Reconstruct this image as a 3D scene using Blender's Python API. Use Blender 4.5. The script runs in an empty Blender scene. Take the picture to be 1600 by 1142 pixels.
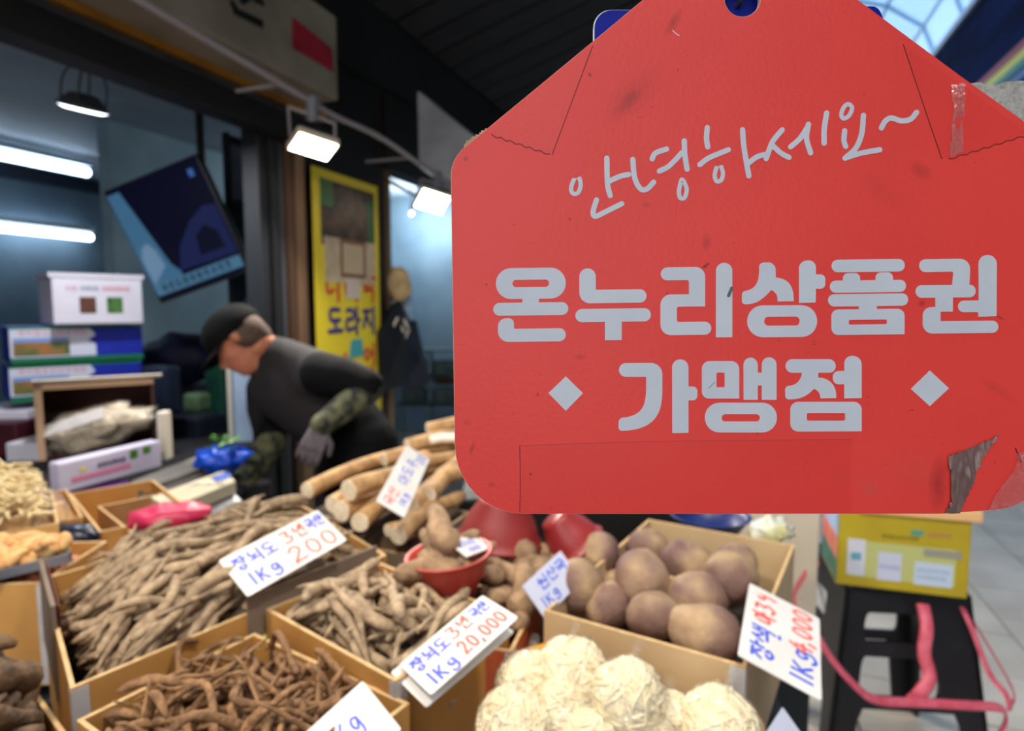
import bpy, bmesh, math, random
import numpy as np
from mathutils import Vector, Matrix, Euler, noise
from mathutils.geometry import tessellate_polygon

S = bpy.context.scene
COL = S.collection
R = random.Random(7)
rad = math.radians

# ------------------------------------------------------------------ camera
CAM = Vector((0.0, 0.0, 1.40))
PITCH = rad(5.3)
LENS = 22.0
F = LENS / 36.0 * 1600.0
cd = bpy.data.cameras.new('camera')
cam = bpy.data.objects.new('camera', cd)
COL.objects.link(cam)
cam.location = CAM
cam.rotation_euler = (math.pi / 2 - PITCH, 0, 0)
cd.lens = LENS
cd.sensor_width = 36.0
cd.clip_start = 0.02
cd.clip_end = 200
cd.dof.use_dof = True
cd.dof.focus_distance = 0.345
cd.dof.aperture_fstop = 6.4
S.camera = cam

# ------------------------------------------------------------------ daylight of the covered street
w = bpy.data.worlds.new('World')
S.world = w
w.use_nodes = True
bg = w.node_tree.nodes['Background']
bg.inputs[0].default_value = (0.92, 0.95, 1.0, 1)
bg.inputs[1].default_value = 2.5
S.view_settings.view_transform = 'Standard'
S.view_settings.look = 'None'
S.view_settings.exposure = 0.0
S.view_settings.gamma = 1.0
S.view_settings.use_curve_mapping = False

# ------------------------------------------------------------------ pixel -> world helpers
FW = Vector((0, math.cos(PITCH), -math.sin(PITCH)))
UP = Vector((0, math.sin(PITCH), math.cos(PITCH)))
def ray(x, y):
    return FW + Vector((1, 0, 0)) * ((x - 800) / F) + UP * ((571 - y) / F)
def at(x, y, d):
    r = ray(x, y); return CAM + r * (d / r.y)
def atz(x, y, z):
    r = ray(x, y); return CAM + r * ((z - CAM.z) / r.z)
# the street runs along SD; the shop fronts stand in a vertical plane through F0 with outward normal ND
SD = Vector((0.342, 0.940, 0)).normalized()
ND = Vector((SD.y, -SD.x, 0))
F0 = Vector((-0.877, 3.3, 0))
def fac(x, y, off=0.0):
    r = ray(x, y)
    k = ((F0 + ND * off - CAM).dot(ND)) / r.dot(ND)
    return CAM + r * k
def st(t, off, z=0.0):
    return F0 + SD * t + ND * off + Vector((0, 0, z))
def tof(p):
    return (p - F0).dot(SD)

def lin(r, g, b):
    f = lambda c: (c / 255 / 12.92) if c <= 10 else ((c / 255 + 0.055) / 1.055) ** 2.4
    return (f(r), f(g), f(b), 1)

# ------------------------------------------------------------------ materials
MATS = {}
def mat(name, c, rough=0.6, c2=None, scale=8, detail=4, bump=0.0, bscale=60, metal=0, emit=0, ecol=None,
        rnd=0.0, coat=0, spec=0.4, stretch=None, lo=0.35, hi=0.65, alpha=1.0, trans=0.0, sheen=0):
    if name in MATS: return MATS[name]
    m = bpy.data.materials.new(name); MATS[name] = m
    m.use_nodes = True
    nt = m.node_tree; N = nt.nodes; L = nt.links
    p = N['Principled BSDF']
    if len(c) == 3: c = lin(*c)
    p.inputs['Base Color'].default_value = c
    p.inputs['Roughness'].default_value = rough
    p.inputs['Metallic'].default_value = metal
    p.inputs['Specular IOR Level'].default_value = spec
    p.inputs['Coat Weight'].default_value = coat
    p.inputs['Coat Roughness'].default_value = 0.08
    p.inputs['Alpha'].default_value = alpha
    p.inputs['Transmission Weight'].default_value = trans
    p.inputs['Sheen Weight'].default_value = sheen
    if emit:
        p.inputs['Emission Color'].default_value = lin(*ecol) if ecol else c
        p.inputs['Emission Strength'].default_value = emit
    tc = None
    def coords():
        nonlocal tc
        if tc is None:
            t = N.new('ShaderNodeTexCoord')
            mp = N.new('ShaderNodeMapping')
            if stretch: mp.inputs['Scale'].default_value = stretch
            L.new(t.outputs['Object'], mp.inputs['Vector'])
            if rnd:
                oi = N.new('ShaderNodeObjectInfo')
                mu = N.new('ShaderNodeVectorMath'); mu.operation = 'SCALE'
                mu.inputs[0].default_value = (13.1, 7.7, 5.3)
                L.new(oi.outputs['Random'], mu.inputs['Scale'])
                L.new(mu.outputs[0], mp.inputs['Location'])
            tc = mp
        return tc.outputs[0]
    cur = None
    if c2:
        if len(c2) == 3: c2 = lin(*c2)
        nz = N.new('ShaderNodeTexNoise')
        nz.inputs['Scale'].default_value = scale; nz.inputs['Detail'].default_value = detail
        L.new(coords(), nz.inputs['Vector'])
        rp = N.new('ShaderNodeValToRGB')
        rp.color_ramp.elements[0].position = lo; rp.color_ramp.elements[0].color = c
        rp.color_ramp.elements[1].position = hi; rp.color_ramp.elements[1].color = c2
        L.new(nz.outputs['Fac'], rp.inputs['Fac'])
        cur = rp.outputs['Color']
    if rnd:
        oi = N.new('ShaderNodeObjectInfo')
        hs = N.new('ShaderNodeHueSaturation')
        mr = N.new('ShaderNodeMapRange')
        mr.inputs['To Min'].default_value = 1 - rnd; mr.inputs['To Max'].default_value = 1 + rnd
        L.new(oi.outputs['Random'], mr.inputs['Value'])
        L.new(mr.outputs[0], hs.inputs['Value'])
        if cur: L.new(cur, hs.inputs['Color'])
        else: hs.inputs['Color'].default_value = c
        cur = hs.outputs['Color']
    if cur: L.new(cur, p.inputs['Base Color'])
    if bump:
        nb = N.new('ShaderNodeTexNoise')
        nb.inputs['Scale'].default_value = bscale; nb.inputs['Detail'].default_value = 3
        L.new(coords(), nb.inputs['Vector'])
        b = N.new('ShaderNodeBump'); b.inputs['Strength'].default_value = bump; b.inputs['Distance'].default_value = 0.01
        L.new(nb.outputs['Fac'], b.inputs['Height'])
        L.new(b.outputs[0], p.inputs['Normal'])
    return m

def film_mat(name, tint=(255, 255, 255), gloss=0.2, rough=0.08, bump=0.6, bscale=30, diffuse=0.0):
    """clear plastic: mostly transparent, partly glossy, a little milky"""
    if name in MATS: return MATS[name]
    m = bpy.data.materials.new(name); MATS[name] = m
    m.use_nodes = True
    nt = m.node_tree; N = nt.nodes; L = nt.links
    N.remove(N['Principled BSDF'])
    out = N['Material Output']
    tr = N.new('ShaderNodeBsdfTransparent'); tr.inputs[0].default_value = lin(*tint)
    gl = N.new('ShaderNodeBsdfGlossy'); gl.inputs['Roughness'].default_value = rough
    df = N.new('ShaderNodeBsdfDiffuse'); df.inputs[0].default_value = (0.85, 0.85, 0.86, 1)
    fr = N.new('ShaderNodeLayerWeight'); fr.inputs[0].default_value = 0.5
    pw = N.new('ShaderNodeMath'); pw.operation = 'POWER'; pw.inputs[1].default_value = 4.0
    L.new(fr.outputs['Facing'], pw.inputs[0])
    mu = N.new('ShaderNodeMath'); mu.operation = 'MULTIPLY_ADD'
    mu.inputs[1].default_value = 0.35; mu.inputs[2].default_value = gloss
    L.new(pw.outputs[0], mu.inputs[0])
    m1 = N.new('ShaderNodeMixShader'); m1.inputs[0].default_value = diffuse
    L.new(tr.outputs[0], m1.inputs[1]); L.new(df.outputs[0], m1.inputs[2])
    m2 = N.new('ShaderNodeMixShader')
    L.new(mu.outputs[0], m2.inputs[0]); L.new(m1.outputs[0], m2.inputs[1]); L.new(gl.outputs[0], m2.inputs[2])
    L.new(m2.outputs[0], out.inputs[0])
    if bump:
        t = N.new('ShaderNodeTexCoord')
        nz = N.new('ShaderNodeTexNoise'); nz.inputs['Scale'].default_value = bscale
        nz.inputs['Distortion'].default_value = 1.5
        L.new(t.outputs['Object'], nz.inputs['Vector'])
        b = N.new('ShaderNodeBump'); b.inputs['Strength'].default_value = bump; b.inputs['Distance'].default_value = 0.02
        L.new(nz.outputs['Fac'], b.inputs['Height']); L.new(b.outputs[0], gl.inputs['Normal'])
    return m

# ------------------------------------------------------------------ mesh builder
class MB:
    def __init__(s): s.v = []; s.f = []
    def add(s, vs, fs):
        k = len(s.v); s.v += [Vector(p) for p in vs]; s.f += [tuple(i + k for i in f) for f in fs]; return s
    def frame(s, o, a, b, c):
        """box from corner o along the edge vectors a, b, c"""
        o, a, b, c = Vector(o), Vector(a), Vector(b), Vector(c)
        if a.cross(b).dot(c) < 0: a, b = b, a
        vs = [o, o + a, o + a + b, o + b, o + c, o + a + c, o + a + b + c, o + b + c]
        return s.add(vs, [(3, 2, 1, 0), (4, 5, 6, 7), (0, 1, 5, 4), (1, 2, 6, 5), (2, 3, 7, 6), (3, 0, 4, 7)])
    def box(s, c, size, m=None):
        hx, hy, hz = [q / 2 for q in size]
        M = m or Matrix.Identity(3)
        M = M.to_3x3()
        a, b, d = M @ Vector((2 * hx, 0, 0)), M @ Vector((0, 2 * hy, 0)), M @ Vector((0, 0, 2 * hz))
        return s.frame(Vector(c) - (a + b + d) / 2, a, b, d)
    def tube(s, pts, radii, n=8, cap=True, closed=False, flat=None):
        pts = [Vector(p) for p in pts]
        if not hasattr(radii, '__len__'): radii = [radii] * len(pts)
        k = len(s.v); m = len(pts)
        prev = None
        for i, p in enumerate(pts):
            if closed: t = pts[(i + 1) % m] - pts[i - 1]
            else: t = pts[min(i + 1, m - 1)] - pts[max(i - 1, 0)]
            if t.length < 1e-9: t = Vector((0, 0, 1))
            t.normalize()
            if prev is None:
                ref = Vector((0, 0, 1)) if abs(t.z) < 0.9 else Vector((1, 0, 0))
                x = t.cross(ref).normalized()
            else:
                x = prev - t * prev.dot(t)
                x = x.normalized() if x.length > 1e-6 else t.orthogonal().normalized()
            prev = x; y = t.cross(x)
            for j in range(n):
                a = 2 * math.pi * j / n
                fy = flat if flat else 1.0
                s.v.append(p + (x * math.cos(a) + y * math.sin(a) * fy) * radii[i])
        rng = m if closed else m - 1
        for i in range(rng):
            for j in range(n):
                a, b = k + i * n + j, k + i * n + (j + 1) % n
                c, d = k + ((i + 1) % m) * n + (j + 1) % n, k + ((i + 1) % m) * n + j
                s.f.append((a, b, c, d))
        if cap and not closed:
            s.f.append(tuple(k + j for j in reversed(range(n))))
            s.f.append(tuple(k + (m - 1) * n + j for j in range(n)))
        return s
    def lathe(s, prof, c=(0, 0, 0), n=28, M=None, sx=1, sy=1):
        """profile of (r, z) turned about the z axis"""
        k = len(s.v); c = Vector(c); m = len(prof)
        for r, z in prof:
            for j in range(n):
                a = 2 * math.pi * j / n
                p = Vector((r * math.cos(a) * sx, r * math.sin(a) * sy, z))
                s.v.append(c + (M @ p if M else p))
        for i in range(m - 1):
            for j in range(n):
                s.f.append((k + i * n + j, k + i * n + (j + 1) % n, k + (i + 1) * n + (j + 1) % n, k + (i + 1) * n + j))
        return s
    def ball(s, c, r, sc=(1, 1, 1), n=12, m=8, M=None, fn=None):
        k = len(s.v); c = Vector(c)
        for i in range(m + 1):
            th = math.pi * i / m
            for j in range(n):
                a = 2 * math.pi * j / n
                d = Vector((math.sin(th) * math.cos(a), math.sin(th) * math.sin(a), math.cos(th)))
                q = fn(d) if fn else 1.0
                p = Vector((d.x * sc[0], d.y * sc[1], d.z * sc[2])) * r * q
                s.v.append(c + (M @ p if M else p))
        for i in range(m):
            for j in range(n):
                s.f.append((k + i * n + j, k + (i + 1) * n + j, k + (i + 1) * n + (j + 1) % n, k + i * n + (j + 1) % n))
        return s
    def plate(s, loops, put, y0, y1):
        """flat outline with holes (2D loops, first the outer one) made into a plate between depths y0 and y1"""
        loops = [[Vector((p[0], p[1], 0)) for p in lp] for lp in loops]
        tri = tessellate_polygon(loops)
        flat = [p for lp in loops for p in lp]
        k = len(s.v); n = len(flat)
        for y in (y0, y1):
            for p in flat: s.v.append(put(p.x, p.y, y))
        for a, b, c in tri:
            s.f.append((k + a, k + b, k + c)); s.f.append((k + n + c, k + n + b, k + n + a))
        o = 0
        for lp in loops:
            q = len(lp)
            for i in range(q):
                a, b = k + o + i, k + o + (i + 1) % q
                s.f.append((a, b, b + n, a + n))
            o += q
        return s

def obj(name, mb, m, parent=None, loc=None, smooth=False, bevel=0.0, label=None, fix=True):
    """links the builder as ONE mesh object; vertices are in world space, kept relative to loc or to the parent"""
    base = Vector(loc) if loc is not None else (parent_loc(parent) if parent else Vector((0, 0, 0)))
    me = bpy.data.meshes.new(name)
    me.from_pydata([tuple(p - base) for p in mb.v], [], mb.f)
    if fix:
        bm = bmesh.new(); bm.from_mesh(me)
        bmesh.ops.remove_doubles(bm, verts=bm.verts, dist=1e-7)
        bmesh.ops.recalc_face_normals(bm, faces=bm.faces)
        bm.to_mesh(me); bm.free()
    me.materials.append(m)
    if smooth:
        for p in me.polygons: p.use_smooth = True
    o = bpy.data.objects.new(name, me)
    COL.objects.link(o)
    if parent:
        o.parent = parent
        o.location = base - parent_loc(parent)
    else:
        o.location = base
    if bevel:
        b = o.modifiers.new('bevel', 'BEVEL'); b.width = bevel; b.segments = 2; b.limit_method = 'ANGLE'
    if label: o['label'] = label
    return o
PL = {}
def parent_loc(o):
    l = Vector(o.location)
    while o.parent: o = o.parent; l += Vector(o.location)
    return l
def tag(o, label, cat, group=None):
    o['label'] = label; o['category'] = cat
    if group: o['group'] = group
    return o
def thing(name, label, cat, loc, group=None):
    o = bpy.data.objects.new(name, None); COL.objects.link(o)
    o.location = loc; o.empty_display_size = 0.05
    return tag(o, label, cat, group)
def struct(name, mb, m, **k):
    o = obj(name, mb, m, **k); o['kind'] = 'structure'; return o

def smooth_line(pts, n=6, closed=False):
    """Catmull-Rom through 2D or 3D points"""
    P = [Vector(p) for p in pts]; m = len(P); out = []
    rng = m if closed else m - 1
    for i in range(rng):
        p1, p2 = P[i], P[(i + 1) % m]
        p0 = P[i - 1] if (closed or i > 0) else p1 * 2 - p2
        p3 = P[(i + 2) % m] if (closed or i + 2 < m) else p2 * 2 - p1
        for j in range(n):
            t = j / n
            out.append(0.5 * ((2 * p1) + (p2 - p0) * t + (2 * p0 - 5 * p1 + 4 * p2 - p3) * t * t + (3 * p1 - p0 - 3 * p2 + p3) * t ** 3))
    if not closed: out.append(P[-1])
    return out
def stroke_loops(pts, w, closed=False, n=5):
    """outline (list of loops) of a pen stroke of width w"""
    L = smooth_line([(p[0], p[1]) for p in pts], n, closed)
    m = len(L); a = []; b = []
    for i, p in enumerate(L):
        t = (L[(i + 1) % m] - L[i - 1]) if closed else (L[min(i + 1, m - 1)] - L[max(i - 1, 0)])
        t.normalize(); q = Vector((-t.y, t.x)) * (w / 2)
        a.append(p + q); b.append(p - q)
    if closed: return [a, b] if area(a) > area(b) else [b, a]
    def cap(c, d):
        ang = math.atan2(d.y, d.x)
        return [c + Vector((math.cos(ang + math.pi / 2 - math.pi * k / 6), math.sin(ang + math.pi / 2 - math.pi * k / 6))) * (w / 2) for k in range(1, 6)]
    t1 = (L[-1] - L[-2]).normalized(); t0 = (L[0] - L[1]).normalized()
    return [a + cap(L[-1], t1) + b[::-1] + cap(L[0], t0)]
def area(lp):
    return abs(sum(lp[i].x * lp[(i + 1) % len(lp)].y - lp[(i + 1) % len(lp)].x * lp[i].y for i in range(len(lp))))
def rounded(pts, n=7):
    """polygon from (x, y, r) corners with rounded corners"""
    out = []; m = len(pts)
    for i in range(m):
        p = Vector(pts[i][:2]); r = pts[i][2] if len(pts[i]) > 2 else 0
        a = Vector(pts[i - 1][:2]) - p; b = Vector(pts[(i + 1) % m][:2]) - p
        la, lb = a.length, b.length
        if r <= 0.01: out.append(p); continue
        a.normalize(); b.normalize()
        ang = math.acos(max(-1, min(1, a.dot(b))))
        if ang > math.pi - 0.02: out.append(p); continue
        d = min(r / math.tan(ang / 2), la * 0.499, lb * 0.499)
        rr = d * math.tan(ang / 2)
        c = p + (a + b).normalized() * (rr / math.sin(ang / 2))
        s0 = p + a * d - c; s1 = p + b * d - c
        a0 = math.atan2(s0.y, s0.x); a1 = math.atan2(s1.y, s1.x)
        da = (a1 - a0 + math.pi) % (2 * math.pi) - math.pi
        for k in range(n + 1):
            q = a0 + da * k / n
            out.append(c + Vector((math.cos(q), math.sin(q))) * rr)
    return out
def rrect(x0, y0, x1, y1, r): return [(x0, y0, r), (x1, y0, r), (x1, y1, r), (x0, y1, r)]

def on_plane(q, c, n):
    out = []
    for x, y in q:
        r = ray(x, y); out.append(CAM + r * ((c - CAM).dot(n) / r.dot(n)))
    return out
def pose(q, depth, pref=(0, -.6, .8), aspect=None, wp=.5):
    """flat rectangle with corners seen at q = TL, TR, BR, BL and its centre at the given distance along y:
    searches the tilt that makes the outline a true rectangle; returns corner TL, unit x, unit y (down), width, height"""
    cx, cy = sum(p[0] for p in q) / 4, sum(p[1] for p in q) / 4
    c = at(cx, cy, depth); view = (c - CAM).normalized(); pref = Vector(pref).normalized()
    def cost(n):
        P = on_plane(q, c, n)
        t, b, l, r = P[1] - P[0], P[2] - P[3], P[3] - P[0], P[2] - P[1]
        if max(e.length for e in (t, b, l, r)) > 3 * depth: return 1e9
        w_, h_ = (t.length + b.length) / 2, (l.length + r.length) / 2
        e = abs((t + b).normalized().dot((l + r).normalized())) * 4 + abs(t.length - b.length) / w_ + abs(l.length - r.length) / h_ + wp * (1 - n.dot(pref))
        if aspect: e += abs(math.log(w_ / h_ / aspect))
        return e
    best = (1e9, None)
    e1 = view.orthogonal().normalized(); e2 = view.cross(e1)
    for i in range(0, 15):
        for j in range(36):
            a = rad(i * 5); b = rad(j * 10)
            n = -view * math.cos(a) + (e1 * math.cos(b) + e2 * math.sin(b)) * math.sin(a)
            k = cost(n)
            if k < best[0]: best = (k, n)
    n = best[1]; stp = .06
    for it in range(60):
        m = (n + Vector((math.sin(it * 2.4) * stp, math.cos(it * 2.4) * stp, math.sin(it * 1.7 + 1) * stp))).normalized()
        k = cost(m)
        if k < best[0]: best = (k, m); n = m
        if it % 15 == 14: stp *= .5
    P = on_plane(q, c, n)
    x = ((P[1] - P[0]) + (P[2] - P[3])).normalized(); y = ((P[3] - P[0]) + (P[2] - P[1])).normalized()
    w_ = ((P[1] - P[0]).length + (P[2] - P[3]).length) / 2; h_ = ((P[3] - P[0]).length + (P[2] - P[1]).length) / 2
    mid = (x + y).normalized(); df = (x - y - mid * (x - y).dot(mid)).normalized()
    x = (mid + df).normalized(); y = (mid - df).normalized()
    c = sum(P, Vector()) / 4
    return c - x * w_ / 2 - y * h_ / 2, x, y, w_, h_
def vpose(q, depth, yaw=None):
    """upright rectangle: the turn about the vertical that makes top and bottom edges level"""
    cx, cy = sum(p[0] for p in q) / 4, sum(p[1] for p in q) / 4
    c = at(cx, cy, depth); best = (1e9, None)
    for i in (range(-70, 71) if yaw is None else (yaw,)):
        n = Vector((math.sin(rad(i)), -math.cos(rad(i)), 0))
        P = on_plane(q, c, n)
        k = abs(P[1].z - P[0].z) + abs(P[2].z - P[3].z) + .02 * abs(i) / 70
        if k < best[0]: best = (k, P)
    P = best[1]
    x = (P[1] - P[0]) + (P[2] - P[3]); w_ = Vector((x.x, x.y, 0)).length / 2; x = Vector((x.x, x.y, 0)).normalized()
    h_ = (P[0].z + P[1].z - P[2].z - P[3].z) / 2
    c = sum(P, Vector()) / 4
    return c - x * w_ / 2 + Vector((0, 0, h_ / 2)), x, Vector((0, 0, -1)), w_, h_
FLOOD = 14; STALL = 12
# ================================================================== SETTING
# street paving: separate tiles where they can be told apart
fm = mat('paving_joint', (110, 105, 98), 0.9, (90, 86, 80), 5)
fl = struct('floor', MB().frame((-14, -8, -0.10), (34, 0, 0), (0, 40, 0), (0, 0, 0.085)), fm)
tm = mat('paving_tile', (212, 200, 186), 0.7, (192, 180, 166), 3, bump=0.1, rnd=0.10)
tile_mesh = None
TA, TB = SD, ND
for i in range(0, 22):
    for j in range(-4, 9):
        c = Vector((0.9, 0.9, 0)) + TA * (i * 0.36 + (0.18 if j % 2 else 0)) + TB * (j * 0.36 - 0.3)
        if tile_mesh is None:
            mb = MB().frame(-TA * .176 - TB * .176, TA * .352, TB * .352, (0, 0, 0.016))
            t = obj('paving_tile', mb, tm, parent=fl); tile_mesh = t.data
            t.location = c + Vector((0, 0, -0.016))
        else:
            t = bpy.data.objects.new('paving_tile', tile_mesh); COL.objects.link(t)
            t.parent = fl; t.location = c + Vector((0, 0, -0.016 + R.uniform(0, .002)))

# ---- shop room on the left, open to the street
wallm = mat('room_wall', (120, 140, 155), 0.7, (98, 118, 134), 2)
ceilm = mat('room_ceiling', (150, 160, 172), 0.7, (128, 140, 152), 1.5)
struct('wall_back', MB().frame(st(-6, -4.0), SD * 9.5, -ND * .12, (0, 0, 3.0)), wallm)
struct('ceiling', MB().frame(st(-6, -4.0, 2.6), SD * 9.5, ND * 3.98, (0, 0, .1)), ceilm)
struct('wall_left', MB().frame(st(-6, -4.0), SD * -.1, ND * 4, (0, 0, 3.0)), wallm)
struct('wall_right', MB().frame(st(3.4, -4.0), SD * .1, ND * 4, (0, 0, 3.0)), wallm)
# partition between the two rooms, behind the yellow banner
struct('wall_partition', MB().frame(st(-.28, -.25), SD * .1, ND * .23, (0, 0, 2.6)), mat('partition', (70, 78, 86), .8, (52, 60, 68), 3))
# dark house wall above the doorways
dk = mat('dark_steel', (16, 16, 19), 0.6, (9, 9, 11), 3)
struct('wall_front', MB().frame(st(-6, -.02, 2.62), SD * 12, ND * .08, (0, 0, 2.3)), dk)
b1 = fac(340, 185); 
struct('trim_1', MB().frame(st(-4.5, -.02, 2.14), SD * 4.3, ND * .1, (0, 0, .10)), dk)                 # door head beam
struct('trim_2', MB().frame(st(-4.5, .0, 2.24), SD * 4.3, ND * .03, (0, 0, .40)), mat('lintel_grey', (92, 88, 92), .7, (70, 66, 68), 4))
struct('trim_3', MB().frame(st(-4.5, .03, 2.285), SD * 4.3, ND * .03, (0, 0, .05)), mat('ochre_strip', (176, 122, 30), .5, (150, 98, 22), 6))
# posts of the shop front
def post(n, x0, x1, y, c, c2, off=0.0, dep=.09, ztop=2.62, rough=.6, metal=0):
    p, q = fac(x0, y, off), fac(x1, y, off)
    a = st(tof(p), off)
    return struct('trim_%d' % n, MB().frame(a, SD * (tof(q) - tof(p)), -ND * dep, (0, 0, ztop)), mat('post_%d' % n, c, rough, c2, 4, metal=metal, stretch=(1, 1, .15)), bevel=.004)
post(4, 409, 422, 400, (30, 34, 40), (20, 22, 26), 0.0)
post(5, 428, 441, 400, (20, 22, 27), (12, 13, 16), .02)
post(6, 441, 452, 400, (120, 130, 145), (70, 78, 92), .0, rough=.3, metal=.6)
post(7, 454, 464, 400, (80, 56, 38), (52, 36, 26), .03)
post(8, 465, 480, 400, (150, 118, 92), (112, 86, 66), .02)
post(9, 480, 487, 400, (38, 30, 26), (24, 20, 18), .0)
post(10, 594, 603, 400, (72, 50, 34), (46, 32, 24), .0)
post(11, 604, 612, 400, (150, 122, 88), (112, 90, 64), -.02)
tL, tR = tof(fac(484, 400)), tof(fac(600, 400))
struct('wall_pier', MB().frame(st(tL, -.12), SD * (tR - tL), ND * .12, (0, 0, 2.62)), dk)
struct('wall_lintel', MB().frame(st(tR, -.10, 2.20), SD * 4.0, ND * .12, (0, 0, .42)), dk)
# soffit of the sign box and the sign box itself
fb = thing('shop_fascia_sign', 'beige shop sign box with black letters and a red panel above the floodlights', 'sign', st(-1.2, .25, 2.3))
pe = fac(530, 165, .25); t1 = tof(pe)
beige = mat('fascia_beige', (150, 142, 128), .6, (124, 116, 102), 4, bump=.05)
obj('sign_box', MB().frame(st(t1 - 2.6, .05, 2.31), SD * 2.6, ND * .2, (0, 0, .36)), beige, fb, bevel=.012)
def facput(off):
    def put(x, y, d):
        p = fac(x, y, off); return p + ND * d
    return put
fp = facput(.252)
obj('red_panel', MB().plate([[(457, 27), (518, 76), (520, 112), (457, 75)]], fp, 0, .003), mat('fascia_red', (170, 36, 56), .5, (140, 28, 44), 8), fb)
blk = mat('letter_black', (14, 14, 16), .5)
obj('letter', MB().plate([[(358, 0), (364, 0), (371, 14), (410, 32), (410, 44), (366, 22)]], fp, 0, .003)
    .plate([[(372, 0), (398, -16), (402, -8), (380, 8)]], fp, 0, .0031), blk, fb)
obj('letter', MB().plate([[(398, -8), (412, 2), (412, 10), (396, 2)]], fp, 0, .003), blk, fb)
# ---- dark boarded awning over the stall: boards rise towards the street
aw = mat('awning_board', (34, 33, 37), .6, (24, 23, 27), 5, rnd=.12)
ad = (ND + Vector((0, 0, .30))).normalized()
an = SD.cross(ad).normalized()
if an.z < 0: an = -an
ce = struct('awning_ceiling', MB().frame(st(-4.2, .06, 3.04), SD * 9.8, ad * 2.0, an * .02), mat('awning_back', (12, 12, 14), .8))
bd = None
for i in range(40):
    o0 = st(-4.2 + i * .245, .07, 3.0)
    if bd is None:
        t = obj('awning_board', MB().frame(o0, SD * .222, ad * 1.98, an * .018), aw, ce, loc=o0, bevel=.004); bd = t.data
        t0 = t
    else:
        t = t0.copy(); COL.objects.link(t); t.parent = ce; t.location = o0
# grey board hanging above the neighbouring doorway
hb = [at(652, 142, 3.7), at(742, 215, 3.7), at(742, 300, 3.7), at(655, 262, 3.7)]
nb = MB().add([p for p in hb] + [p + Vector((.02, .03, 0)) for p in hb], [(0, 1, 2, 3), (7, 6, 5, 4), (0, 4, 5, 1), (1, 5, 6, 2), (2, 6, 7, 3), (3, 7, 4, 0)])
tag(obj('hanging_board', nb, mat('grey_board', (168, 168, 172), .7, (134, 134, 140), 4), loc=hb[3]), 'grey white board hanging under the dark awning beside the red sign', 'board')
# ---- opposite side of the covered street: blue fascia with coloured stripes and the arcade roof
OQ = 3.0
def op(t, z, d=0.0): return ND * (OQ + d) + SD * t + Vector((0, 0, z))
navy = mat('opposite_navy', (20, 34, 78), .9, (8, 10, 20), 1.2, spec=.05, stretch=(.25, .25, 3), lo=.3, hi=.7)
struct('wall_opposite', MB().frame(op(-6, 0), SD * 40, ND * .15, (0, 0, 4.42)), mat('opposite_wall', (118, 114, 110), .8, (90, 88, 86), 2))
of = thing('opposite_fascia', 'dark blue shop fascia with red yellow green stripes across the street', 'fascia', op(8, 3.9))
obj('fascia_panel', MB().frame(op(-6, 4.42, -.04), SD * 40, ND * .19, (0, 0, 1.22)), navy, of)
for k, (z, c) in enumerate([(4.36, (150, 32, 44)), (4.25, (214, 200, 60)), (4.15, (30, 120, 110)), (4.02, (40, 90, 150))]):
    obj('stripe', MB().frame(op(-6, z, -.05), SD * 40, ND * .05, (0, 0, .10)), mat('stripe_%d' % k, c, .5), of)
obj('gutter_rail', MB().frame(op(-6, 5.60, -.10), SD * 40, ND * .12, (0, 0, .10)), mat('rail_white', (190, 200, 214), .4), of)
# the street closes far away with a pale building and more shop fronts
struct('wall_end', MB().frame(st(19.5, -6), SD * .3, ND * 14, (0, 0, 5.4)), mat('end_building', (150, 148, 144), .8, (120, 118, 116), .8))
struct('wall_front_far', MB().frame(st(5.4, -.1), SD * 14, ND * .1, (0, 0, 4.6)), mat('far_front', (96, 92, 90), .8, (60, 58, 60), 1.1))
for i in range(6):
    sh = thing('roller_shutter', 'closed grey roller shutter across the street, number %s from the near end' % ['one', 'two', 'three', 'four', 'five', 'six'][i], 'shutter', op(1.5 + i * 3, 0), 'shutters across the street')
    for k in range(9): obj('slat', MB().frame(op(.3 + i * 3, .05 + k * .28, -.05), SD * 2.5, ND * .05, (0, 0, .265)), mat('shutter_grey', (150, 152, 154), .5, (128, 130, 132), 4), sh, bevel=.01)
    obj('shutter_box', MB().frame(op(.2 + i * 3, 2.6, -.16), SD * 2.7, ND * .16, (0, 0, .3)), mat('shutter_box', (92, 96, 104), .5), sh, bevel=.01)
# arcade roof: curved ribs with clear panels
rf = bpy.data.objects.new('arcade_roof', None); COL.objects.link(rf); rf.location = op(8, 5.7); rf['kind'] = 'structure'
prof = []
for k in range(9):
    a = math.pi * k / 8
    prof.append((OQ - 2.4 - 2.4 * -math.cos(a) * 1.0, 5.72 + 1.25 * math.sin(a)))
prof = [(OQ - 2.6 + 2.6 * math.cos(math.pi * k / 8), 5.72 + 1.3 * math.sin(math.pi * k / 8)) for k in range(9)]
pm = film_mat('roof_panel', (205, 232, 252), .02, .4, 0, 1, .30)
ribm = mat('roof_rib', (170, 204, 232), .4)
for i in range(0, 15):
    t = -2 + i * 1.5
    if True:
        pts = [ND * q + SD * t + Vector((0, 0, z)) for q, z in prof]
        obj('roof_rib', MB().tube(pts, .04, 6), ribm, rf)
    for k in range(len(prof) - 1):
        (q0, z0), (q1, z1) = prof[k], prof[k + 1]
        a = ND * q0 + SD * t + Vector((0, 0, z0)); b = ND * (q1 - q0) + Vector((0, 0, z1 - z0))
        nn = SD.cross(b).normalized() * .012
        obj('roof_panel', MB().frame(a, SD * 1.5, b, nn), pm, rf)
for k in (1, 2, 3, 4, 5, 6, 7):
    q, z = prof[k]
    a = ND * q + SD * -2 + Vector((0, 0, z))
    obj('purlin', MB().tube([a, a + SD * 22.5], .03, 6), ribm, rf)

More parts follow.
